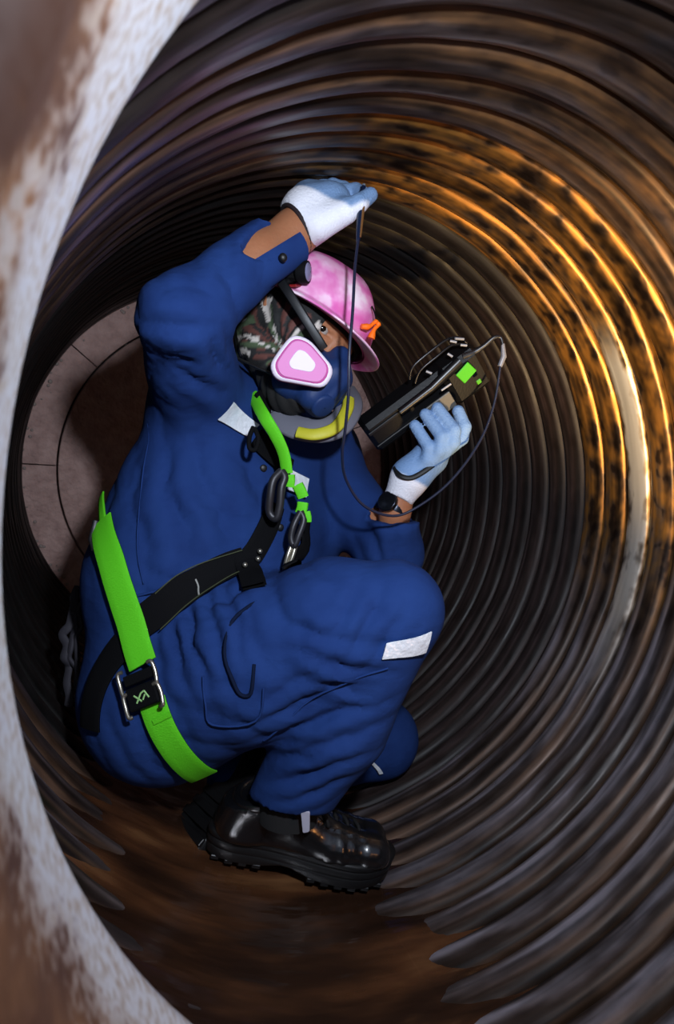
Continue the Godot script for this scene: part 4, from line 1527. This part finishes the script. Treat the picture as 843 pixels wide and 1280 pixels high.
	bow.sweep(curve([xf * Vector3(0, 0.122, -0.012), xf * Vector3(0.03, 0.114, 0.006), xf * Vector3(0.042, 0.092, 0.012), xf * Vector3(0.018, 0.110, 0.004), xf * Vector3(0, 0.122, -0.012), xf * Vector3(-0.028, 0.112, 0.010), xf * Vector3(-0.036, 0.088, 0.024), xf * Vector3(-0.012, 0.106, 0.006)], 4), 0.0024, 6)
	part("lace_bow", bow, laces, shoe)


func build_shoes(o: Node3D) -> void:
	var heel := Vector3(-0.2404, 0.062, -0.88)
	var toe := Vector3(0.0222, 0.0065, -0.8051)
	var z := (toe - heel).normalized()
	var y := (Vector3.UP + z * 0.0)
	y = (y - z * y.dot(z)).normalized()
	var x := y.cross(z)
	build_shoe(o, Transform3D(Basis(x, y, z), (heel + toe) / 2 + x * 0.030 + Vector3(0, 0.004, 0)), "black leather safety shoe planted flat on the residue")
	var sock := Shape.new()
	sock.sweep([Vector3(-0.1306, 0.1657, -0.8427), Vector3(-0.1328, 0.1358, -0.8391)], [0.046, 0.044], 18)
	part("sock", sock, paint(Color(0.03, 0.03, 0.035), 0.9), o)
	var tag := Shape.new()
	tag.slab(Transform3D(Basis(Vector3(0.8337, 0.177, 0.497), Vector3(-0.0784, 1.0163, 0.031), Vector3(-0.5102, -0.0747, 0.8361)).orthonormalized(), Vector3(-0.1292, 0.1751, -0.7743)), rounded([Vector2(-0.007, -0.018), Vector2(0.003, -0.016), Vector2(0.008, 0.016), Vector2(-0.005, 0.018)], 0.003), 0.003, 0.001)
	part("shoe_tag", tag, paint(Color(0.62, 0.62, 0.68), 0.6), o, "pale tag at the shoe's throat")
	var z2 := Vector3(-0.7467, -0.5871, 0.2627).normalized()
	var y2 := Vector3(0.8975, -0.3867, -0.214)
	y2 = (y2 - z2 * y2.dot(z2)).normalized()
	build_shoe(o, Transform3D(Basis(y2.cross(z2), y2, z2), Vector3(-0.1945, 0.1165, -0.9803)), "black leather safety shoe behind, under the seat")


func build_harness(o: Node3D) -> void:
	var green := paint(Color(0.34, 0.74, 0.12), 0.65, 0.0, 0.3)
	relief(green, bumps(256, 0.12, 2, 97, 3.0), 10.0, 0.4)
	var black := paint(Color(0.055, 0.055, 0.062), 0.8, 0.0, 0.15)
	relief(black, bumps(256, 0.12, 2, 98, 3.0), 10.0, 0.3)
	var stitch := paint(Color(0.19, 0.21, 0.11), 0.8)
	var metal := paint(Color(0.62, 0.60, 0.55), 0.3, 0.85)
	var grey := paint(Color(0.16, 0.155, 0.17), 0.45, 0.4)
	# waist strap, with the edge stitching and the pale bar tack
	var s := strap([Vector3(-0.2017, 0.5193, -0.903), Vector3(-0.2301, 0.512, -0.8973), Vector3(-0.2659, 0.4978, -0.8892), Vector3(-0.2994, 0.4794, -0.8859), Vector3(-0.3289, 0.4538, -0.8889), Vector3(-0.3532, 0.4296, -0.8978)], 0.044, 0.0026, 0.009)
	var harness := part("harness", s, black, o, "fall harness of black and bright green webbing")
	part("edge_stitching", strap([Vector3(-0.2072, 0.5377, -0.9075), Vector3(-0.2631, 0.5241, -0.8959), Vector3(-0.2992, 0.5067, -0.8917), Vector3(-0.3248, 0.4837, -0.892)], 0.0016, 0.001, 0.0125, 5), stitch, harness)
	part("edge_stitching", strap([Vector3(-0.2105, 0.5013, -0.8708), Vector3(-0.2509, 0.4823, -0.8663), Vector3(-0.288, 0.4576, -0.8717), Vector3(-0.3154, 0.4336, -0.8737)], 0.0016, 0.001, 0.0125, 5), stitch, harness)
	part("bar_tack", strap([Vector3(-0.2749, 0.5016, -0.8896), Vector3(-0.2687, 0.4863, -0.8846), Vector3(-0.2636, 0.4743, -0.8686)], 0.0024, 0.001, 0.0125, 4), paint(Color(0.5, 0.5, 0.48), 0.7), harness)
	part("hip_strap", strap([Vector3(-0.3635, 0.4092, -0.8989), Vector3(-0.3798, 0.3857, -0.9037), Vector3(-0.3943, 0.3591, -0.9037), Vector3(-0.4036, 0.327, -0.8993), Vector3(-0.4057, 0.2943, -0.8946)], 0.040, 0.0026, 0.006), black, harness)
	part("chest_strap", strap([Vector3(-0.1474, 0.5993, -0.9439), Vector3(-0.1599, 0.5732, -0.9284), Vector3(-0.1761, 0.5475, -0.9159), Vector3(-0.1898, 0.5299, -0.9083), Vector3(-0.203, 0.5171, -0.9023)], 0.034, 0.0026, 0.008), black, harness)
	part("hip_pad", patch([Vector3(-0.2173, 0.5314, -0.9045), Vector3(-0.1816, 0.5408, -0.9129), Vector3(-0.1874, 0.5047, -0.8141), Vector3(-0.2161, 0.4938, -0.8305)], 0.012, 0.006), black, harness)
	part("chest_strap", strap([Vector3(-0.1751, 0.7028, -0.9703), Vector3(-0.1545, 0.6834, -0.9764), Vector3(-0.1305, 0.6635, -0.9829), Vector3(-0.1087, 0.6507, -0.9896)], 0.034, 0.0026, 0.007), black, harness)
	part("chest_strap", strap([Vector3(-0.0854, 0.5845, -0.9755), Vector3(-0.0929, 0.5585, -0.9581), Vector3(-0.1031, 0.5259, -0.9396), Vector3(-0.1512, 0.5269, -0.8228)], 0.022, 0.0026, 0.008), black, harness)
	var loop := Shape.new()
	loop.sweep(curve([Vector3(-0.1922, 0.7186, -0.9064), Vector3(-0.1993, 0.7048, -0.8996), Vector3(-0.1993, 0.689, -0.8972), Vector3(-0.1914, 0.6871, -0.8957), Vector3(-0.1872, 0.7032, -0.8964), Vector3(-0.1911, 0.7175, -0.9057)], 5), 0.0035, 8)
	part("strap_keeper", loop, black, harness)
	# green leg strap with its buckle
	part("leg_strap", strap([Vector3(-0.382, 0.5658, -0.9814), Vector3(-0.3809, 0.5462, -0.9599), Vector3(-0.374, 0.5172, -0.9312), Vector3(-0.3644, 0.4835, -0.9125), Vector3(-0.3522, 0.4441, -0.8993), Vector3(-0.3438, 0.4129, -0.8836), Vector3(-0.3373, 0.3903, -0.8626)], 0.042, 0.0026, 0.013), green, harness)
	part("leg_strap", strap([Vector3(-0.331, 0.3535, -0.84), Vector3(-0.3223, 0.3253, -0.8299), Vector3(-0.3052, 0.2902, -0.8265), Vector3(-0.2822, 0.2546, -0.8363), Vector3(-0.2591, 0.2249, -0.8591)], 0.040, 0.0026, 0.007), green, harness)
	part("leg_strap_fold", strap([Vector3(-0.329, 0.3253, -0.8343), Vector3(-0.3224, 0.3298, -0.83), Vector3(-0.3149, 0.3357, -0.825), Vector3(-0.3084, 0.3403, -0.8205)], 0.007, 0.001, 0.0105, 4), green, harness)
	part("back_strap", strap([Vector3(-0.3801, 0.5977, -1.0356), Vector3(-0.382, 0.5805, -1.0019), Vector3(-0.3815, 0.556, -0.97)], 0.014, 0.0026, 0.010), green, harness)
	var adj := Shape.new()
	adj.sweep([body.settle(Vector3(-0.3935, 0.5277, -0.9651), 0.012), body.settle(Vector3(-0.396, 0.5385, -0.9823), 0.012), body.settle(Vector3(-0.386, 0.5635, -0.9882), 0.016)], 0.005, 8, 0.6)
	part("adjuster", adj, grey, harness)
	var up := body.slope(Vector3(-0.3364, 0.3623, -0.8475))
	var along := (Vector3(-0.3301, 0.3371, -0.8361) - Vector3(-0.3429, 0.3887, -0.8681)).normalized()
	along = (along - up * along.dot(up)).normalized()
	var bx := Transform3D(Basis(along.cross(up) * -1.0, along * -1.0, up).orthonormalized(), body.settle(Vector3(-0.3374, 0.363, -0.8486), 0.017))
	var plate := Shape.new()
	plate.box(bx.translated_local(Vector3(0, -0.008, 0.002)), Vector3(0.046, 0.030, 0.008), 0.002)
	plate.box(bx.translated_local(Vector3(0, 0.018, 0.0)), Vector3(0.046, 0.014, 0.004), 0.001)
	var buckle := part("buckle", plate, black, harness)
	for sx in [-1.0, 1.0]:
		for e in [[0.016, 0.030], [-0.014, 0.030]]:
			var bar := Shape.new()
			var cy: float = e[0]
			var hh: float = e[1] / 2
			bar.sweep(curve([bx * Vector3(sx * 0.020, cy + hh, 0.004), bx * Vector3(sx * 0.0265, cy + hh - 0.001, 0.005), bx * Vector3(sx * 0.028, cy, 0.004), bx * Vector3(sx * 0.0265, cy - hh + 0.001, 0.005), bx * Vector3(sx * 0.022, cy - hh, 0.003)], 4), 0.0028, 8)
			part("buckle_frame", bar, metal, buckle)
	# the maker's mark on the buckle: crossed strokes and a hooked stroke
	var mark := Shape.new()
	for l in [[-0.0105, 0.004, -0.001, -0.0065], [-0.009, -0.0065, 0.0005, 0.004], [0.0005, 0.004, 0.006, 0.0055], [0.006, 0.0055, 0.0105, -0.005], [0.001, -0.005, 0.006, 0.001]]:
		var a := bx * Vector3(l[0], l[1] - 0.008, 0.0062)
		var b := bx * Vector3(l[2], l[3] - 0.008, 0.0062)
		mark.sweep([a, b], 0.0013, 6, 0.5, up)
	part("buckle_emblem", mark, paint(Color(0.55, 0.72, 0.45), 0.6), buckle)
	# green shoulder strap down to its adjuster
	var sh := Shape.new()
	sh.sweep(curve([Vector3(-0.1756, 0.765, -0.9778), Vector3(-0.1727, 0.7355, -0.9225), Vector3(-0.1564, 0.7074, -0.9112), Vector3(-0.1434, 0.681, -0.9093), Vector3(-0.1381, 0.6529, -0.906)], 6), 0.0105, 10, 0.35, Vector3(-0.7931, 0.1873, 0.5643))
	part("shoulder_strap", sh, green, harness, "bright green shoulder strap")
	part("shoulder_pad", strap([Vector3(-0.1805, 0.7683, -0.979), Vector3(-0.167, 0.7534, -0.9794), Vector3(-0.1554, 0.7381, -0.9815)], 0.03, 0.003, 0.012), black, harness)
	var tabs := [[Vector3(-0.1375, 0.6511, -0.9), Vector3(-0.1386, 0.6346, -0.8979), 0.010], [Vector3(-0.1238, 0.6373, -0.8975), Vector3(-0.1162, 0.619, -0.8914), 0.009], [Vector3(-0.1162, 0.6119, -0.8903), Vector3(-0.1206, 0.5952, -0.8896), 0.009], [Vector3(-0.1146, 0.5987, -0.8821), Vector3(-0.1135, 0.5848, -0.8795), 0.008]]
	for t in tabs:
		var q := Shape.new()
		q.sweep([t[0], (t[0] + t[1]) / 2 + Vector3(0, 0, 0.002), t[1]], t[2], 8, 0.3, Vector3(-0.5758, 0.2259, 0.817))
		part("green_tab", q, green, harness)
	var link := Shape.new()
	link.sweep(curve([Vector3(-0.1504, 0.6571, -0.8955), Vector3(-0.1627, 0.6442, -0.8933), Vector3(-0.167, 0.6209, -0.8916), Vector3(-0.1666, 0.5971, -0.8933), Vector3(-0.1579, 0.5883, -0.8882), Vector3(-0.1532, 0.6075, -0.8869), Vector3(-0.1517, 0.6332, -0.888), Vector3(-0.1467, 0.6483, -0.8903), Vector3(-0.1504, 0.6571, -0.8955)], 5), 0.0062, 8)
	part("hook", link, grey, harness)
	var link2 := Shape.new()
	link2.sweep(curve([Vector3(-0.1212, 0.5983, -0.8849), Vector3(-0.1315, 0.581, -0.8812), Vector3(-0.1359, 0.561, -0.88), Vector3(-0.1315, 0.5496, -0.8764), Vector3(-0.125, 0.5663, -0.8762), Vector3(-0.1175, 0.5872, -0.8794), Vector3(-0.1212, 0.5983, -0.8849)], 5), 0.0052, 8)
	part("hook", link2, grey, harness)
	var link3 := Shape.new()
	link3.sweep(curve([Vector3(-0.132, 0.5532, -0.8827), Vector3(-0.1402, 0.5351, -0.8779), Vector3(-0.1445, 0.5139, -0.8766), Vector3(-0.1359, 0.5284, -0.875), Vector3(-0.1284, 0.5492, -0.8783)], 5), 0.0035, 8)
	part("hook", link3, metal, harness)
	for p in [Vector3(-0.1819, 0.534, -0.9109), Vector3(-0.201, 0.5043, -0.8759), Vector3(-0.1828, 0.5081, -0.8865)]:
		var rv := Shape.new()
		rv.ball(body.settle(p, 0.016), Vector3.ONE * 0.004, 10)
		part("rivet", rv, metal, harness)
	# the shock absorbing lanyard, bunched at the back
	var rope := Shape.new()
	var rng := RandomNumberGenerator.new()
	rng.seed = 21
	for r in 3:
		var line := []
		for k in 12:
			var t := k / 11.0
			var base: Vector3 = Vector3(-0.419, 0.4372, -1.1095).lerp(Vector3(-0.4337, 0.355, -1.0923), minf(t * 2.0, 1.0)).lerp(Vector3(-0.4245, 0.255, -1.0511), maxf(0.0, t * 2.0 - 1.0))
			line.append(base + Vector3(rng.randf_range(-0.006, 0.006) + (r - 1) * 0.008, 0, rng.randf_range(-0.008, 0.008) + (r - 1) * 0.010))
		rope.sweep(curve(line, 4), 0.008, 8, 0.5)
	part("lanyard", rope, paint(Color(0.16, 0.15, 0.18), 0.8), harness, "dark grey bunched lanyard")


# ------------------------------------------------------------------ the meter with its cable and probe
func build_meter() -> void:
	var o := thing("gas_meter", "black handheld meter with green label, its cable looping to a thin probe", "meter", Vector3(0.1263, 0.7846, -0.9661))
	var black := paint(Color(0.035, 0.037, 0.045), 0.45, 0.0, 0.4)
	relief(black, bumps(256, 0.08, 3, 99, 2.0), 9.0, 0.15)
	var ax := Vector3(0.6969, 0.6395, 0.3125).normalized()
	var fz := Vector3(-0.0414, -0.3641, 0.9284)
	fz = (fz - ax * fz.dot(ax)).normalized()
	var xf := Transform3D(Basis(fz.cross(ax).normalized() * -1.0, ax, fz).orthonormalized(), Vector3(0.1226, 0.7843, -0.9677))
	xf.basis.x = ax.cross(fz).normalized()
	# y runs along the meter to its upper end, z out of its face, x across towards the lower right
	var s := Shape.new()
	s.box(xf.translated_local(Vector3(-0.002, -0.005, -0.005)), Vector3(0.062, 0.225, 0.050), 0.008)
	s.box(xf.translated_local(Vector3(0.000, 0.072, 0.004)), Vector3(0.078, 0.075, 0.062), 0.010)
	var m := part("case", s, black, o)
	var ridge := Shape.new()
	ridge.box(xf.translated_local(Vector3(0.012, -0.045, 0.022)), Vector3(0.006, 0.14, 0.004), 0.001)
	ridge.box(xf.translated_local(Vector3(-0.018, -0.045, 0.022)), Vector3(0.006, 0.14, 0.004), 0.001)
	part("case_ridge", ridge, paint(Color(0.06, 0.062, 0.07), 0.35), m)
	var plate := Shape.new()
	plate.box(Transform3D(xf.basis, Vector3(0.1256, 0.7684, -0.9167)), Vector3(0.030, 0.046, 0.004), 0.001)
	part("rating_plate", plate, paint(Color(0.36, 0.35, 0.33), 0.5, 0.2), m, "grey plate half under the fingers")
	var edge := Shape.new()
	edge.sweep([Vector3(0.1224, 0.794, -0.9154), Vector3(0.1368, 0.8052, -0.9109)], 0.0018, 6)
	part("plate_edge", edge, paint(Color(0.6, 0.6, 0.62), 0.3), m)
	var lab := Shape.new()
	lab.box(Transform3D(xf.basis.rotated(xf.basis.z, 0.25), Vector3(0.1596, 0.8247, -0.9041)), Vector3(0.024, 0.028, 0.003), 0.001)
	part("label", lab, paint(Color(0.22, 0.62, 0.05), 0.5), m, "bright green square label")
	var dot := Shape.new()
	dot.box(Transform3D(xf.basis, Vector3(0.1787, 0.8118, -0.8938)), Vector3(0.008, 0.008, 0.003), 0.001)
	part("green_dot", dot, paint(Color(0.25, 0.55, 0.05), 0.5), m)
	# wire guard on the upper side
	var guard := Shape.new()
	guard.sweep(curve([Vector3(0.0764, 0.8092, -0.9419), Vector3(0.0774, 0.8294, -0.9336), Vector3(0.1022, 0.8561, -0.9215), Vector3(0.1259, 0.8755, -0.9142), Vector3(0.1454, 0.8798, -0.912), Vector3(0.1602, 0.8723, -0.91)], 5), 0.0024, 8)
	part("guard", guard, paint(Color(0.12, 0.12, 0.135), 0.3, 0.5), m)
	var guard2 := Shape.new()
	guard2.sweep(curve([Vector3(0.0849, 0.8033, -0.9374), Vector3(0.0882, 0.8237, -0.9281), Vector3(0.1093, 0.8464, -0.9169), Vector3(0.1307, 0.8656, -0.9107), Vector3(0.1489, 0.8698, -0.9089)], 5), 0.0020, 8)
	part("guard", guard2, paint(Color(0.12, 0.12, 0.135), 0.3, 0.5), m)
	var pale := paint(Color(0.50, 0.51, 0.54), 0.35)
	for p in [[Vector3(0.1267, 0.8725, -0.9079), Vector3(0.1362, 0.8706, -0.9036)], [Vector3(0.1449, 0.8678, -0.9049), Vector3(0.1544, 0.8671, -0.9007)], [Vector3(0.1338, 0.8768, -0.9055), Vector3(0.1497, 0.877, -0.9042)], [Vector3(0.0939, 0.8225, -0.9199), Vector3(0.1022, 0.8192, -0.9158)], [Vector3(0.1259, 0.8526, -0.9107), Vector3(0.133, 0.8479, -0.9069)]]:
		var k := Shape.new()
		k.sweep(p, 0.0022, 6)
		part("clamp_screw", k, pale, m)
	var bar := Shape.new()
	bar.sweep([Vector3(0.0644, 0.7554, -0.9444), Vector3(0.1075, 0.7969, -0.9211), Vector3(0.1466, 0.8415, -0.9056)], [0.006, 0.007, 0.009], 8)
	part("side_rail", bar, paint(Color(0.05, 0.053, 0.062), 0.35), m)
	# the socket at the upper end and the strain relief that bends over
	var sock := Shape.new()
	sock.sweep(curve([Vector3(0.153, 0.85, -0.9096), Vector3(0.1698, 0.8575, -0.9036), Vector3(0.1835, 0.8695, -0.894), Vector3(0.1947, 0.8825, -0.8856), Vector3(0.2042, 0.8831, -0.8816), Vector3(0.2078, 0.8706, -0.8782)], 5), [0.006, 0.006, 0.006, 0.006, 0.006, 0.0055, 0.005, 0.005, 0.0045, 0.0042, 0.004, 0.004, 0.0038, 0.0038, 0.0036, 0.0036, 0.0034, 0.0034, 0.0032, 0.003, 0.003, 0.003, 0.003, 0.003, 0.003, 0.003], 8)
	part("strain_relief", sock, paint(Color(0.10, 0.10, 0.115), 0.35), o)
	var joint := Shape.new()
	joint.sweep([Vector3(0.2078, 0.8731, -0.8786), Vector3(0.2089, 0.8528, -0.875), Vector3(0.203, 0.8371, -0.8751)], [0.003, 0.0048, 0.004], 10)
	part("connector", joint, paint(Color(0.55, 0.56, 0.6), 0.3, 0.4), o, "pale connector on the cable")
	var cable := Shape.new()
	cable.sweep(curve([Vector3(0.2042, 0.8398, -0.875), Vector3(0.1916, 0.7765, -0.8653), Vector3(0.1644, 0.7157, -0.8567), Vector3(0.1124, 0.6544, -0.8478), Vector3(0.0589, 0.6139, -0.8482), Vector3(0.0169, 0.5971, -0.8527), Vector3(-0.033, 0.6126, -0.8546), Vector3(-0.0672, 0.6509, -0.8477), Vector3(-0.0845, 0.6887, -0.8279), Vector3(-0.0885, 0.7257, -0.8133), Vector3(-0.0926, 0.7738, -0.8004), Vector3(-0.0957, 0.8257, -0.7987), Vector3(-0.0897, 0.8791, -0.8098), Vector3(-0.0814, 0.9403, -0.8298), Vector3(-0.0732, 0.9808, -0.8434)], 6), 0.0021, 8)
	part("cable", cable, paint(Color(0.09, 0.11, 0.19), 0.4), o)
	var probe := Shape.new()
	probe.sweep([Vector3(-0.0733, 0.9778, -0.8441), Vector3(-0.0696, 0.9988, -0.8513), Vector3(-0.0651, 1.026, -0.86), Vector3(-0.0604, 1.0457, -0.8677), Vector3(-0.0572, 1.0561, -0.8722), Vector3(-0.0558, 1.0635, -0.875)], [0.0026, 0.0040, 0.0046, 0.0046, 0.0040, 0.0026], 12)
	var pr := part("probe", probe, paint(Color(0.05, 0.10, 0.20), 0.35), o)
	var strip := Shape.new()
	strip.sweep([Vector3(-0.0714, 0.9845, -0.8405), Vector3(-0.0678, 1.0033, -0.8468), Vector3(-0.0629, 1.0291, -0.8546)], [0.0012, 0.0018, 0.0018], 8)
	part("probe_strip", strip, paint(Color(0.55, 0.38, 0.22), 0.3, 0.5), pr)
	var tip := Shape.new()
	tip.ball(Vector3(-0.0558, 1.0635, -0.875), Vector3.ONE * 0.003, 10)
	part("probe_tip", tip, paint(Color(0.6, 0.62, 0.66), 0.2, 0.6), pr)


# ------------------------------------------------------------------ the scene
func _ready() -> void:
	var camera := Camera3D.new()
	camera.name = "camera"
	camera.transform = Transform3D(Basis(Vector3(0.92004539, 0.05913267, 0.38732389), Vector3(0, 0.98854581, -0.15092112), Vector3(-0.39181178, 0.13885428, 0.90950702)), Vector3(-0.44385, 0.733425, 0))
	camera.near = 0.01
	var lens := CameraAttributesPhysical.new()
	lens.frustum_focal_length = 12.0 / tan(atan(640.0 / 802.93))
	lens.frustum_focus_distance = 1.0
	lens.frustum_near = 0.01
	lens.exposure_aperture = 5.6
	camera.attributes = lens
	camera.fov = 77.11
	add_child(camera)

	var env := Environment.new()
	env.background_mode = Environment.BG_COLOR
	env.background_color = Color(0.38, 0.42, 0.51)
	env.tonemap_mode = Environment.TONE_MAPPER_LINEAR
	env.tonemap_exposure = 1.0
	env.sdfgi_enabled = true
	env.ssao_enabled = true
	env.ssil_enabled = true
	var around := WorldEnvironment.new()
	around.name = "environment"
	around.environment = env
	add_child(around)

	# the flash beside the lens
	var flash := SpotLight3D.new()
	flash.name = "flash"
	flash.position = Vector3(-0.295, 0.945, -0.05)
	flash.light_color = Color(0.90, 0.94, 1.0)
	flash.light_energy = 1.1
	flash.light_size = 0.025
	flash.spot_angle = 70.0
	flash.spot_angle_attenuation = 1.0
	flash.spot_range = 8.0
	flash.spot_attenuation = 2.0
	flash.shadow_enabled = true
	add_child(flash)
	flash.look_at(Vector3(0.0, 0.55, -1.0))
	# a warm inspection lamp low at the right of the entrance, turned to the upper right of the coil
	var lamp := SpotLight3D.new()
	lamp.name = "inspection_lamp"
	lamp.position = Vector3(0.12, 0.26, -0.2)
	lamp.light_color = Color(1.0, 0.84, 0.60)
	lamp.light_energy = 2.2
	lamp.light_size = 0.03
	lamp.spot_angle = 26.0
	lamp.spot_angle_attenuation = 1.0
	lamp.spot_range = 8.0
	lamp.spot_attenuation = 2.0
	lamp.shadow_enabled = true
	add_child(lamp)
	lamp.look_at(Vector3(0.40, 0.92, -0.88))

	# added unseen fill that warms the floor and the lower right flanks
	var warm_fill := OmniLight3D.new()
	warm_fill.name = "added_warm_fill"
	warm_fill.position = Vector3(0.13, 0.25, -0.16)
	warm_fill.light_color = Color(1.0, 0.66, 0.34)
	warm_fill.light_energy = 0.055
	warm_fill.light_size = 0.04
	warm_fill.omni_range = 8.0
	warm_fill.omni_attenuation = 2.0
	warm_fill.shadow_enabled = true
	add_child(warm_fill)

	build_coil()
	build_end_wall()
	build_floor()
	build_neck()
	build_worker()
	build_meter()
